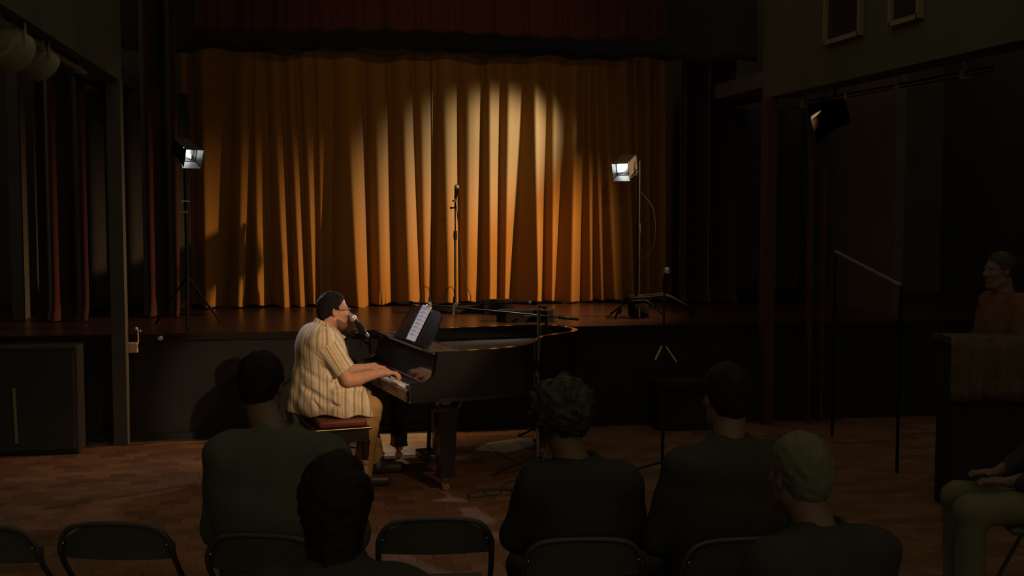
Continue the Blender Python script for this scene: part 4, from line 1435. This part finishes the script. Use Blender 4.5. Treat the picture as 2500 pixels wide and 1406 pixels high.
mb = MB(); mb.bbox((gc.x, gc.y - .30, SZ + .011), ((g1 - g0).length - .1, .08, .018), .003); mb.build('base', M_RUBBER, pb)

# small things at the foot of the stage
jl = atY(320, 848, SF - .02)
jb = thing('junction_box', 'small beige box fixed to the stage front beside the left post', 'box', jl)
mb = MB(); mb.bbox((jl.x, SF - .03, jl.z), (.115, .06, .085), .006); mb.build('body', M_LABEL, jb)
mb = MB(); mb.bbox((jl.x - .033, SF - .064, jl.z), (.035, .006, .075), .002); mb.build('switch_plate', M_POST, jb)
mb = MB(); mb.ball((jl.x + .05, SF - .05, jl.z + .16), .014, 8); mb.ball((jl.x + .08, SF - .05, jl.z + .14), .010, 8); mb.tube((jl.x + .06, SF - .03, jl.z + .04), (jl.x + .06, SF - .04, jl.z + .15), .006); mb.build('plug', M_LABEL, jb)
pr = atY(392, 826, SF - .02)
mb = MB(); mb.lathe([(.022, 0), (.022, .012), (.012, .02), (.012, .035)], (pr.x, SF - .017, pr.z), (0, -1, 0)); props(mb.build('wall_socket', M_CHROME, origin=pr), 'small round metal socket on the stage front right of the beige box', 'socket')
lp = atY(1618, 948, SF - .03)
am = thing('amplifier', 'dark amplifier with a red light in front of the right end of the stage', 'amplifier', (lp.x, SF - .22, 0))
mb = MB(); mb.bbox((lp.x + .12, SF - .2, .22), (.5, .28, .44), .015); mb.build('cabinet', M_STAGEF, am)
mb = MB(); mb.bbox((lp.x + .12, SF - .345, .34), (.44, .014, .08), .003); mb.build('panel', M_PLASTIC, am)
lpp = atY(1618, 948, SF - .355)
mb = MB(); mb.lathe([(.006, 0), (.006, .006), (.003, .009)], (lpp.x, SF - .352, min(lpp.z, .37)), (0, -1, 0), 8); mb.build('indicator', M_LED, am)
# black cabinet and batten at the far left
bx0, bx1 = atZ(195, 1108, 0), atZ(-80, 1120, 0)
cab = thing('speaker_cabinet', 'big black loudspeaker cabinet on the floor at the far left', 'speaker', ((bx0.x + bx1.x) / 2, bx0.y + .2, 0))
cw = bx0.x - bx1.x
mb = MB(); mb.bbox(((bx0.x + bx1.x) / 2, bx0.y + .20, .43), (cw, .40, .86), .02); mb.build('cabinet', M_STAGEF, cab)
mb = MB(); mb.bbox(((bx0.x + bx1.x) / 2, bx0.y - .004, .43), (cw - .06, .012, .78), .003); mb.build('grille_cloth', M_BLKCLOTH, cab)
b0_, b1_ = atY(41, 1083, bx0.y - .022), atY(34, 948, bx0.y - .018)
mb = MB(); mb.bbox((b0_ + b1_) / 2, (.022, .02, (b1_ - b0_).length), .003, Matrix.Rotation(math.atan2(b1_.x - b0_.x, b1_.z - b0_.z), 3, 'Y'))
mb.build('tape_strip', M_PALE, cab)['label'] = 'thin pale yellow-green strip'

# rugs, cables and bits on the floor round the piano
def flat_patch(name, label, cat, pts, material, z=.004):
    P = [atZ(x, y, 0) for x, y in pts]
    n = len(P)
    vs = [(p.x, p.y, z) for p in P] + [(p.x, p.y, .0004) for p in P]
    fs = [tuple(range(n)), tuple(range(n, 2 * n))[::-1]] + [(i, n + i, n + (i + 1) % n, (i + 1) % n) for i in range(n)]
    return props(link(name, vs, fs, material, origin=P[0]), label, cat)


flat_patch('rug', 'pale worn rug on the floor under the piano pedals', 'rug', [(880, 1118), (895, 1060), (1085, 1052), (1100, 1106), (1000, 1112)], M_MAT)
flat_patch('cloth', 'pale crumpled cloth on the floor under the piano tail', 'cloth', [(1160, 1098), (1190, 1082), (1280, 1068), (1330, 1078), (1300, 1090), (1235, 1105)], mat('grey_cloth', (.30, .26, .20), .9, noise=(10, .4)))


def cable(label, pts, material=M_RUBBER, r=.0045, z=.005, surf=0.0):
    P = [atZ(x, y, surf + z) for x, y in pts]
    mb = MB(); mb.path(smooth_pts(P, 7), r, 6)
    return props(mb.build('cable', material, origin=P[0]), label, 'cable')


cable('black cable looped in coils on the parquet in front of the piano tail', [(1318, 1152), (1280, 1165), (1232, 1182), (1225, 1195), (1222, 1205), (1190, 1209), (1150, 1214), (1145, 1205), (1175, 1197), (1215, 1192), (1250, 1200), (1242, 1208), (1205, 1210), (1182, 1202), (1200, 1195), (1270, 1194), (1300, 1190)], r=.0050)
cable('black cable running along the foot of the stage at the left', [(170, 1096), (215, 1092), (260, 1088), (330, 1085), (400, 1077), (470, 1074), (520, 1069)], r=.007)
cable('red cable on the floor behind the person with bushy hair', [(1318, 1080), (1345, 1083), (1375, 1089), (1400, 1096)], M_REDTAPE, .012, .013)
cable('black cable trailing off the front of the stage by the right stand', [(1630, 800), (1650, 808)], surf=SZ) if False else None
bt = atZ(1312, 1092, 0)
bo_ = thing('bottle', 'small amber bottle on the floor by the stand near the piano tail', 'bottle', bt)
mb = MB(); mb.lathe([(.028, 0), (.032, .006), (.032, .085), (.026, .105), (.013, .125), (.013, .15)], bt, n=16); autosmooth(mb.build('glass', mat('amber_plastic', (.46, .27, .12), .4), bo_), 40)
mb = MB(); mb.lathe([(.0145, 0), (.0145, .02)], bt + Vector((0, 0, .148)), n=12); mb.build('cap', M_LABEL, bo_)
ct = atZ(1338, 1087, 0)
cu = thing('paper_cup', 'pale paper cup on the floor right of the amber bottle', 'cup', ct)
mb = MB(); mb.lathe([(.026, 0), (.026, .004), (.036, .105)], ct, n=16); autosmooth(mb.build('cup', M_LABEL, cu), 40)
mb = MB(); mb.path([ct + Vector((.036 * math.cos(i * .3927), .036 * math.sin(i * .3927), .105)) for i in range(16)], .003, 6, True); mb.build('rolled_rim', M_LABEL, cu)
# grey jacket hanging over the far end of the bench
jc = (-.60, .80 - CU, .52)


def jacket_fn(p):
    d = cap(p, (-.615, .02, .53), (-.655, .06, .33), .035, .028)
    d = smin(d, cap(p, (-.625, .20, .53), (-.660, .20, .30), .040, .032), .06)
    d = smin(d, cap(p, (-.625, .02, .515), (-.635, .24, .515), .032), .04)
    d = d + .006 * np.sin(p[:, 1] * 55) * np.sin(p[:, 2] * 19 + p[:, 1] * 13)
    return smax(d, p[:, 0] + .600, .008)


jk = thing('jacket', 'grey denim jacket hung over the back of the piano bench', 'jacket', pp(-.62, .75, .3))
solid_obj('cloth', jacket_fn, (-.74, -.06, .24), (-.55, .32, .60), .007, FM, M_DENIM, jk)

# ================================================================== LIGHTS AND RAILS ON THE SIDES
XP = XL - .10
h0, h1 = atX(-60, 12, XP), atX(205, 176, XP)
pr_ = thing('lighting_pipe', 'steel lighting pipe hung under the upper left wall', 'pipe', (XP, h0.y, h0.z))
mb = MB(); mb.tube(h0, h1, .022); mb.build('pipe', M_PARCAN, pr_)
for yy in (h0.y + .4, (h0.y + h1.y) / 2, h1.y - .2):
    zt_ = h0.z + (h1.z - h0.z) * (yy - h0.y) / (h1.y - h0.y)
    mb = MB(); mb.tube((XP, yy, zt_), (XP, yy, 3.10), .010); mb.bbox((XP, yy, zt_), (.05, .05, .06), .006); mb.build('hanger', M_PARCAN, pr_)


def parcan(label, c, r, aim, top):
    t = thing('par_can', label, 'stage light', c)
    c = Vector(c); a = (Vector(aim) - c).normalized()
    mb = MB(); mb.lathe([(r * .45, -r * 1.5), (r * .8, -r * 1.35), (r * .85, -r * .6), (r, -r * .5), (r, r * .9), (r * .95, r * .9), (r * .9, r * .7)], c, a, 24); autosmooth(mb.build('can', M_PARCAN, t), 40)
    mb = MB(); mb.lathe([(r * .05, r * .55), (r * .88, r * .6), (r * .88, r * .64), (r * .05, r * .70)], c, a, 20); mb.build('lens', M_GLASS, t)
    x = a.cross(Vector((0, 0, 1))).normalized()
    mb = MB(); mb.path([c + x * r * 1.05, c + x * r * 1.05 + Vector((0, 0, r * 1.3)), c - x * r * 1.05 + Vector((0, 0, r * 1.3)), c - x * r * 1.05], .010, 6)
    mb.tube(c + Vector((0, 0, r * 1.3)), top, .012); mb.build('yoke', M_PARCAN, t)


p_a, p_b = atX(10, 106, XP - .05), atX(88, 142, XP - .05)
def pipe_at(Y): return h0 + (h1 - h0) * ((Y - h0.y) / (h1.y - h0.y))
parcan('larger drab stage can on the left pipe, cut by the photo\'s left edge', p_a, .125, p_a + Vector((.35, .9, -.35)), pipe_at(p_a.y))
parcan('drab stage can on the left pipe, second from the photo\'s left edge', p_b, .105, p_b + Vector((.5, .7, -.6)), pipe_at(p_b.y))
# right aisle: pipe with clamps, and an added wash lantern
XQ = XR + .35
q0, q1 = atX(1935, 258, XQ), atX(2420, 168, XQ)
pr2 = thing('lighting_pipe', 'dark lighting pipe with clamps under the upper right wall', 'pipe', q0)
mb = MB(); mb.tube(q0, q1, .020); mb.build('pipe', M_STEELB, pr2)
for t_ in (.08, .35, .62, .9):
    p_ = q0 + (q1 - q0) * t_
    mb = MB(); mb.bbox(p_, (.05, .05, .07), .006); mb.tube(p_, (p_.x, p_.y, 3.12), .009); mb.build('clamp', M_PARCAN, pr2)
# added wash lantern: housing open to the stage, invented flags shaping its beam
wt = thing('stage_light', 'added dark lantern hung in the right aisle, shaping the wash on the gold curtain', 'stage light', WASH)
wa = (WASH_AIM - WASH).normalized()
wx = wa.cross(Vector((0, 0, 1))).normalized(); wz = wx.cross(wa)
WM = Matrix.Translation(WASH) @ Matrix(((wx.x, wa.x, wz.x, 0), (wx.y, wa.y, wz.y, 0), (wx.z, wa.z, wz.z, 0), (0, 0, 0, 1)))
mb = MB(WM); mb.box((0, -.16, 0), (.24, .012, .24)); mb.box((-.12, -.10, 0), (.008, .12, .24)); mb.box((.12, -.10, 0), (.008, .12, .24)); mb.box((0, -.10, .12), (.24, .12, .008)); mb.box((0, -.10, -.12), (.24, .12, .008)); mb.build('housing', mat('lantern_matt_black', (0.0004, 0.0004, 0.0004), 0.95, spec=0.0), wt)
mb = MB(WM); mb.lathe([(.10, 0), (.08, -.03), (.04, -.05)], (0, -.09, 0), (0, 1, 0)); mb.build('reflector', mat('lantern_matt_black', (0.0004, 0.0004, 0.0004), 0.95, spec=0.0), wt)
mb = MB(WM)
f0, f1 = Vector((0, -.04, .12)), Vector((0, .16, .020))
mb.add([(-.13, f0.y, f0.z), (.13, f0.y, f0.z), (.24, f1.y, f1.z - .035), (-.24, f1.y, f1.z + .035), (-.13, f0.y, f0.z + .004), (.13, f0.y, f0.z + .004), (.24, f1.y, f1.z - .031), (-.24, f1.y, f1.z + .039)],
       [(0, 1, 2, 3), (7, 6, 5, 4), (0, 4, 5, 1), (1, 5, 6, 2), (2, 6, 7, 3), (3, 7, 4, 0)])
mb.build('top_flag', mat('lantern_matt_black', (0.0004, 0.0004, 0.0004), 0.95, spec=0.0), wt)
mb = MB(WM)
mb.add([(.12, -.04, -.13), (.12, -.04, .13), (.098, .16, .16), (.098, .16, -.22), (.124, -.04, -.13), (.124, -.04, .13), (.102, .16, .16), (.102, .16, -.22)],
       [(0, 1, 2, 3), (7, 6, 5, 4), (0, 4, 5, 1), (1, 5, 6, 2), (2, 6, 7, 3), (3, 7, 4, 0)])
mb.build('side_flag', mat('lantern_matt_black', (0.0004, 0.0004, 0.0004), 0.95, spec=0.0), wt)
mb = MB(WM); mb.path([(-.13, -.10, 0), (-.14, -.10, .18), (.14, -.10, .18), (.13, -.10, 0)], .007, 6); mb.build('yoke', mat('lantern_matt_black', (0.0004, 0.0004, 0.0004), 0.95, spec=0.0), wt)
MB().tube(WM @ Vector((0, -.10, .18)), (WASH.x + .07, WASH.y - .07, 3.10), .012).build('hanger', mat('lantern_matt_black', (0.0004, 0.0004, 0.0004), 0.95, spec=0.0), wt)
rl0, rl1 = atY(2040, 614, 9.6), atY(2200, 697, 8.2)
hr = thing('handrail', 'thin sloping metal handrail in the dark right aisle', 'handrail', (rl0.x, rl0.y, 0))
mb = MB(); mb.tube(rl0, rl1, .014); mb.build('rail', mat('rail_steel', (.13, .12, .09), .6), hr)
for p_ in (rl0, rl1): MB().tube((p_.x, p_.y, 0), p_, .012).build('post', M_STAND, hr)
# dim door frame at the back of the right aisle
for k, xx in enumerate((1986, 2017)):
    p_ = atY(xx, 500, 10.2)
    slab('trim_%d' % (4 + k), (p_.x - .014, 10.22, 0), (p_.x + .014, 10.30, 2.6 if k == 0 else 2.35), M_POST)

# ================================================================== AUDIENCE: CHAIRS
def at_d(px, py, d): return OO + ray(px, py) * d


chair = thing('folding_chair', 'black folding chair', 'chair')
mb = MB()
half = [(.21, .215, .012), (.02, .215, .40), (-.20, .215, .66), (-.235, .205, .745), (-.245, .15, .800), (-.248, .0, .812)]
mb.path(smooth_pts([(x, -y, z) for x, y, z in half] + half[:-1][::-1], 5), .011, 8)
mb.build('frame', M_CHAIRT, chair, True)
for s in (-1, 1):
    MB().path([(.13, .20 * s, .43), (-.04, .20 * s, .22), (-.23, .20 * s, .012)], .010, 8).build('rear_leg', M_CHAIRT, chair, True)
MB().tube((.20, -.21, .05), (.20, .21, .05), .008).tube((-.21, -.20, .05), (-.21, .20, .05), .008).build('cross_bar', M_CHAIRT, chair, True)
MB().bbox((.02, 0, .445), (.40, .39, .035), .015, seg=3).build('seat', M_CHAIR, chair, True)
nx_, nz_ = 13, 7
vs = []
for side in (0, 1):
    for j in range(nz_):
        for i in range(nx_):
            a = i / (nx_ - 1) * 2 - 1
            topz = .806 - .075 * abs(a) ** 3.2
            z = .672 + (topz - .672) * j / (nz_ - 1)
            vs.append((-.205 - .03 * (1 - a * a) - .16 * (z - .67) * .9 + (.022 if side else 0), a * .212, z))
N_ = nx_ * nz_
q_ = lambda j, i: j * nx_ + i
fs = [(q_(j, i), q_(j + 1, i), q_(j + 1, i + 1), q_(j, i + 1)) for j in range(nz_ - 1) for i in range(nx_ - 1)]
fs += [tuple(N_ + k for k in f[::-1]) for f in fs]
for i in range(nx_ - 1):
    fs += [(q_(0, i), q_(0, i + 1), N_ + q_(0, i + 1), N_ + q_(0, i)), (q_(nz_ - 1, i + 1), q_(nz_ - 1, i), N_ + q_(nz_ - 1, i), N_ + q_(nz_ - 1, i + 1))]
for j in range(nz_ - 1):
    fs += [(q_(j + 1, 0), q_(j, 0), N_ + q_(j, 0), N_ + q_(j + 1, 0)), (q_(j, nx_ - 1), q_(j + 1, nx_ - 1), N_ + q_(j + 1, nx_ - 1), N_ + q_(j, nx_ - 1))]
link('backrest', vs, fs, M_CHAIR, chair, smooth=False)
for s in (-1, 1):
    MB().ball((-.243, .196 * s, .735), .0055, 8).build('rivet', M_CHROME, chair, True)


def turn(ang): return YAW * -1 + R_(90) + R_(ang)      # 0 = facing away from the camera


chair_spots = []


def place_chair(px, d, ang, label, first=False):
    p = at_d(px, 1272, d)
    f = Vector((math.cos(turn(ang)), math.sin(turn(ang)), 0))
    loc = (p.x + f.x * .245, p.y + f.y * .245, 0)
    if first:
        chair.location = loc; chair.rotation_euler = (0, 0, turn(ang)); chair['label'] = label; chair['group'] = 'audience folding chairs'
        return loc
    copy_tree(chair, loc, turn(ang), label, 'audience folding chairs')
    return loc


place_chair(1062, 4.53, 4, 'empty black folding chair between the two people in the front row', True)
place_chair(278, 4.46, -3, 'empty black folding chair in the lower left, left of the broad-shouldered person')
place_chair(-48, 4.42, -6, 'empty black folding chair cut by the left edge of the photo')


# ================================================================== AUDIENCE: PEOPLE
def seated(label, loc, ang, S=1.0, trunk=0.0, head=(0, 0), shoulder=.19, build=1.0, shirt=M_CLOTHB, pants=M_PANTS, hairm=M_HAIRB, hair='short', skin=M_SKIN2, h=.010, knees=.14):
    """x forward, y left; trunk raises the shoulders, head = (forward, left) offset of the head"""
    M = Matrix.Translation(Vector((loc[0], loc[1], 0))) @ Matrix.Rotation(ang, 4, 'Z')
    t = thing('person', label, 'person', (loc[0], loc[1], 0))
    zs = 1.05 + trunk
    hc = (.02 + head[0], head[1], zs + .225)
    W = shoulder

    def body(p):
        d = head_sdf(p, hc)
        d = smin(d, cap(p, (hc[0] - .03, hc[1], hc[2] - .06), (-.05, 0, zs), .058, .065), .03)
        d = smin(d, cap(p, (-.05, -W * .75, zs), (-.05, W * .75, zs), .055), .05)
        d = smin(d, ell(p, (-.04, 0, zs - .22), (.10, W * .8, .26)), .06)
        d = smin(d, ell(p, (0, 0, .58), (.13, .16, .11)), .06)
        for s in (-1, 1):
            d = smin(d, chain(p, [(-.05, W * s, zs - .02), (.03, (W + .05) * s, .76), (.24, .11 * s, .665)], [.05, .042, .028], .02), .03)
            q = (.24, .11 * s, .665)
            d = smin(d, ell(p, (q[0] + .05, q[1] * .8, q[2] + .0), (.05, .042, .02)), .02)
            for k in range(4):
                y0 = q[1] * .8 + (k - 1.5) * .019
                d = smin(d, chain(p, [(q[0] + .085, y0, q[2]), (q[0] + .12, y0, q[2] - .002), (q[0] + .142, y0, q[2] - .018)], [.0105, .0095, .0085], .004), .005)
            d = smin(d, chain(p, [(q[0] + .02, q[1] * .8 - .03 * s, q[2]), (q[0] + .07, q[1] * .8 - .055 * s, q[2])], [.013, .010], .006), .01)
            d = smin(d, chain(p, [(.02, .09 * s, .56), (.42, knees * s, .52), (.42, knees * s, .10)], [.075, .055, .038], .03), .03)
            d = smin(d, cap(p, (.41, knees * s, .05), (.55, (knees + .02) * s, .04), .034, .028), .03)
        return d
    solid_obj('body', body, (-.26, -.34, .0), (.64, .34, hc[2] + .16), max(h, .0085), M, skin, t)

    def shirtf(p):
        d = cap(p, (-.05, -W * .80, zs - .005), (-.05, W * .80, zs - .005), .078 * build)
        d = smin(d, ell(p, (-.045, 0, zs - .20), (.135 * build, (W + .028) * build, .27)), .09)
        d = smin(d, ell(p, (-.01, 0, .60), (.165 * build, (W + .005) * build, .17)), .10)
        d = smin(d, cap(p, (-.055, 0, zs), (-.02, 0, zs + .075), .085, .066), .05)
        d = smax(d, .475 - p[:, 2], .01)
        for s in (-1, 1):
            a = chain(p, [(-.05, W * s, zs - .01), (.03, (W + .055) * s, .76), (.19, .135 * s, .672)], [.070 * build, .060 * build, .045], .03)
            d = smin(d, a, .04)
        d = smax(d, -cap(p, (-.03, 0, zs + .10), (.02, 0, zs + .22), .058, .075), .01)
        w = np.sin(p[:, 2] * 30 + p[:, 1] * 22) * np.sin(p[:, 1] * 31 - p[:, 2] * 14 + 1)
        return d - .004 * w
    solid_obj('shirt', shirtf, (-.30, -.38, .44), (.30, .38, zs + .16), .011, M, shirt, t)

    def pantsf(p):
        d = ell(p, (0, 0, .555), (.165, .185, .085))
        for s in (-1, 1):
            d = smin(d, chain(p, [(.02, .09 * s, .565), (.42, knees * s, .525), (.42, knees * s, .05)], [.092, .076, .062], .035), .03)
        d = smax(d, .07 - p[:, 2], .004)
        return d - .003 * np.sin(p[:, 0] * 33) * np.sin(p[:, 2] * 27 + p[:, 1] * 21)
    solid_obj('trousers', pantsf, (-.20, -.30, .04), (.54, .30, .68), .012, M, pants, t)

    def hairf(p):
        q = p - A3(hc)
        x, z = q[:, 0], q[:, 2]
        if hair == 'bushy':
            d = ell(q, (-.02, 0, .040), (.128, .118, .118))
            d = smax(d, x - (.045 + np.clip(z - .02, 0, 1) * .8), .012)
            d = smax(d, -(z + .095), .03)
            amp = .008
        elif hair == 'long':
            d = ell(q, (-.016, 0, .038), (.112, .094, .104))
            d = smin(d, cap(q, (-.06, 0, .0), (-.085, 0, -.17), .085, .07), .05)
            d = smax(d, x - (.03 + np.clip(z - .02, 0, 1) * .9), .010)
            amp = .004
        else:
            d = ell(q, (-.014, 0, .037), (.107, .087, .100))
            d = smin(d, ell(q, (-.068, 0, -.020), (.042, .060, .055)), .03)
            fr = np.where(z < .012, -.026 + np.clip(z + .02, 0, .032) * .8, .035 + np.clip(z - .035, 0, 1) * 1.0)
            d = smax(d, x - fr, .008)
            d = smax(d, -(z + .080) - (x + .05) * .3, .008)
            amp = .0025
        return d - amp * fuzz(q, 150) - amp * .8 * fuzz(q[:, ::-1], 70)
    solid_obj('hair', hairf, (hc[0] - .20, hc[1] - .17, hc[2] - .30), (hc[0] + .16, hc[1] + .17, hc[2] + .20), .0075, M, hairm, t)
    for s in (-1, 1):
        def sf(p, s=s):
            d = cap(p, (.40, knees * s, .055), (.585, (knees + .02) * s, .042), .047, .038)
            d = smin(d, cap(p, (.41, knees * s, .06), (.415, knees * s, .115), .05, .046), .03)
            return smax(d, .004 - p[:, 2], .003)
        solid_obj('shoe', sf, (.30, knees * s - .10, -.02), (.68, knees * s + .12, .20), .012, M, M_SHOE, t)
    return t


def seat_for(px, d, ang):
    """chair whose back shows at px, and the sitter's spot on it"""
    p = at_d(px, 1272, d)
    f = Vector((math.cos(turn(ang)), math.sin(turn(ang)), 0))
    return (p.x + f.x * .215, p.y + f.y * .215)


def sit(px, d, ang, chair_label, **kw):
    place_chair(px, d, ang, chair_label)
    return seat_for(px, d, ang)


l = sit(640, 4.30, -8, 'black folding chair under the broad-shouldered person in the dark green shirt')
seated('broad-shouldered person in dark green shirt seen from behind, left of the pianist', l, turn(-8), trunk=.025, head=(.10, .115), shoulder=.205, build=1.10, shirt=M_CLOTHD, hairm=M_HAIR)
l = sit(796, 3.05, 0, 'black folding chair under the nearest dark-haired head')
seated('dark-haired person nearest the camera, only the head showing below the bench', l, turn(4), trunk=-.095, head=(.03, .01), shirt=M_CLOTHB, hairm=M_HAIR, hair='long')
l = sit(1425, 4.25, 3, 'black folding chair under the bushy-haired person')
seated('bushy-haired person in black seen from behind, before the piano tail', l, turn(6), trunk=-.068, head=(.0, .055), shoulder=.165, shirt=M_CLOTHB, hairm=M_HAIRB, hair='bushy')
l = sit(1815, 4.25, 8, 'black folding chair under the person in charcoal, right of the bushy-haired one')
seated('person in charcoal seen from behind, under the right end of the stage', l, turn(14), trunk=.0, head=(.02, -.02), shoulder=.195, shirt=M_CLOTHC, hairm=M_HAIR)
l = sit(2068, 3.42, 10, 'black folding chair under the grey-haired person')
seated('grey-haired person in black in the second row at the right', l, turn(20), trunk=-.10, head=(.02, .03), shirt=M_CLOTHB, hairm=M_HAIRG)
# person sitting side-on at the right edge
kp = at_d(2345, 1215, 5.9)
sd = turn(82)
fx = Vector((math.cos(sd), math.sin(sd), 0))
gl_ = Vector((kp.x, kp.y, 0)) - fx * .44
seated('person in khaki trousers sitting side-on at the right edge of the photo', (gl_.x, gl_.y), sd, trunk=.03, shirt=M_CLOTHB, pants=M_BEIGE, hairm=M_HAIR)
copy_tree(chair, (gl_.x - fx.x * -.03, gl_.y - fx.y * -.03, 0), sd, 'black folding chair under the person in khaki trousers', 'audience folding chairs')

# ------------------------------------------------------------------ person standing behind the bar on the right
bp_ = at_d(2445, 820, 8.3)
ang = turn(100)
SM = Matrix.Translation((bp_.x, bp_.y, 0)) @ Matrix.Rotation(ang, 4, 'Z')
sp = thing('person', 'person in rust-brown shirt standing behind the bar at the far right', 'person', (bp_.x, bp_.y, 0))
SH = (.03, 0, 1.53)


def stand_body(p):
    d = head_sdf(p, SH)
    d = smin(d, cap(p, (.0, 0, 1.46), (-.02, 0, 1.33), .058, .065), .03)
    d = smin(d, ell(p, (0, 0, 1.12), (.11, .16, .26)), .06)
    d = smin(d, cap(p, (-.02, -.15, 1.32), (-.02, .15, 1.32), .055), .05)
    for s in (-1, 1):
        d = smin(d, chain(p, [(-.02, .19 * s, 1.31), (.0, .23 * s, 1.05), (.22, .10 * s, 1.06)], [.05, .042, .030], .02), .03)
        d = smin(d, ell(p, (.27, .08 * s, 1.065), (.05, .04, .02)), .02)
        for k in range(4):
            d = smin(d, chain(p, [(.30, .08 * s + (k - 1.5) * .018, 1.065), (.345, .07 * s + (k - 1.5) * .018, 1.06)], [.0105, .009], .004), .005)
        d = smin(d, chain(p, [(0, .09 * s, .90), (.01, .10 * s, .48), (0, .10 * s, .08)], [.085, .058, .04], .03), .04)
        d = smin(d, cap(p, (0, .10 * s, .045), (.15, .12 * s, .04), .035, .03), .03)
    return d


solid_obj('body', stand_body, (-.20, -.32, 0), (.40, .32, 1.70), .010, SM, M_SKIN2, sp)


def stand_shirt(p):
    d = ell(p, (0, 0, 1.14), (.14, .19, .25))
    d = smin(d, cap(p, (-.02, -.16, 1.315), (-.02, .16, 1.315), .075), .06)
    d = smin(d, ell(p, (0, 0, .93), (.15, .18, .14)), .08)
    d = smax(d, .83 - p[:, 2], .01)
    for s in (-1, 1):
        e = chain(p, [(-.02, .19 * s, 1.30), (.0, .235 * s, 1.08)], [.075, .068], .02)
        d = smin(d, smax(e, 1.07 - p[:, 2], .005), .03)
    return d - .004 * np.sin(p[:, 2] * 33 + p[:, 1] * 17) * np.sin(p[:, 1] * 29)


solid_obj('shirt', stand_shirt, (-.24, -.36, .80), (.28, .36, 1.44), .011, SM, M_CLOTHR, sp)


def stand_pants(p):
    d = ell(p, (0, 0, .88), (.14, .17, .11))
    for s in (-1, 1):
        d = smin(d, chain(p, [(0, .09 * s, .88), (.01, .10 * s, .48), (0, .10 * s, .05)], [.10, .078, .065], .03), .03)
    return smax(d, .07 - p[:, 2], .004)


solid_obj('trousers', stand_pants, (-.20, -.26, .05), (.20, .26, 1.02), .012, SM, M_PANTS, sp)


def stand_hair(p):
    q = p - A3(SH)
    d = ell(q, (-.014, 0, .037), (.107, .087, .100))
    fr = np.where(q[:, 2] < .012, -.026, .035 + np.clip(q[:, 2] - .035, 0, 1) * 1.0)
    return smax(smax(d, q[:, 0] - fr, .008), -(q[:, 2] + .08), .008)


solid_obj('hair', stand_hair, (-.14, -.13, 1.40), (.16, .13, 1.70), .008, SM, M_HAIRB, sp)
for s in (-1, 1):
    solid_obj('shoe', (lambda s: lambda p: smax(cap(p, (-.02, .10 * s, .05), (.18, .12 * s, .042), .047, .040), .004 - p[:, 2], .003))(s), (-.12, .10 * s - .10, -.02), (.28, .10 * s + .12, .15), .012, SM, M_SHOE, sp)

# the bar: counter with a patterned cloth over its front
c0, c1 = at_d(2318, 822, 7.75), at_d(2640, 822, 7.75)
dx_ = (Vector((c1.x, c1.y, 0)) - Vector((c0.x, c0.y, 0)))
Lb = dx_.length
dx_.normalize(); dn = Vector((-dx_.y, dx_.x, 0))
zb_ = c0.z
BMx = Matrix.Translation((c0.x, c0.y, 0)) @ Matrix(((dx_.x, dn.x, 0, 0), (dx_.y, dn.y, 0, 0), (0, 0, 1, 0), (0, 0, 0, 1)))
bar = thing('bar_counter', 'dark bar counter in the right aisle before the standing person', 'counter', (c0.x, c0.y, 0))
MB(BMx).bbox((Lb / 2, .15, zb_ - .03), (Lb, .34, .04), .008).build('top', M_PANTS, bar)
MB(BMx).bbox((Lb / 2, .16, (zb_ - .05) / 2), (Lb - .06, .28, zb_ - .05), .01).build('body', M_STAGEF, bar)
nx_ = 60
vs = []
for j in range(8):
    for i in range(nx_):
        a = i / (nx_ - 1)
        if j == 0: y, z = .22, zb_ - .006
        elif j == 1: y, z = -.028, zb_ - .006
        else: y, z = -.036 - .012 * math.sin(a * 40) * (j - 1) / 6, zb_ - .02 - (j - 1) * .065 - .01 * math.sin(a * 9)
        vs.append(BMx @ Vector((a * Lb * .62, y, z + .001)))
fs = [(j * nx_ + i, j * nx_ + i + 1, (j + 1) * nx_ + i + 1, (j + 1) * nx_ + i) for j in range(7) for i in range(nx_ - 1)]
o = props(link('tablecloth', vs, fs, M_BARCLOTH, origin=BMx.translation + Vector((0, 0, zb_)), smooth=True), 'brown patterned cloth hanging over the front of the bar', 'cloth')
md = o.modifiers.new('thickness', 'SOLIDIFY'); md.thickness = .004
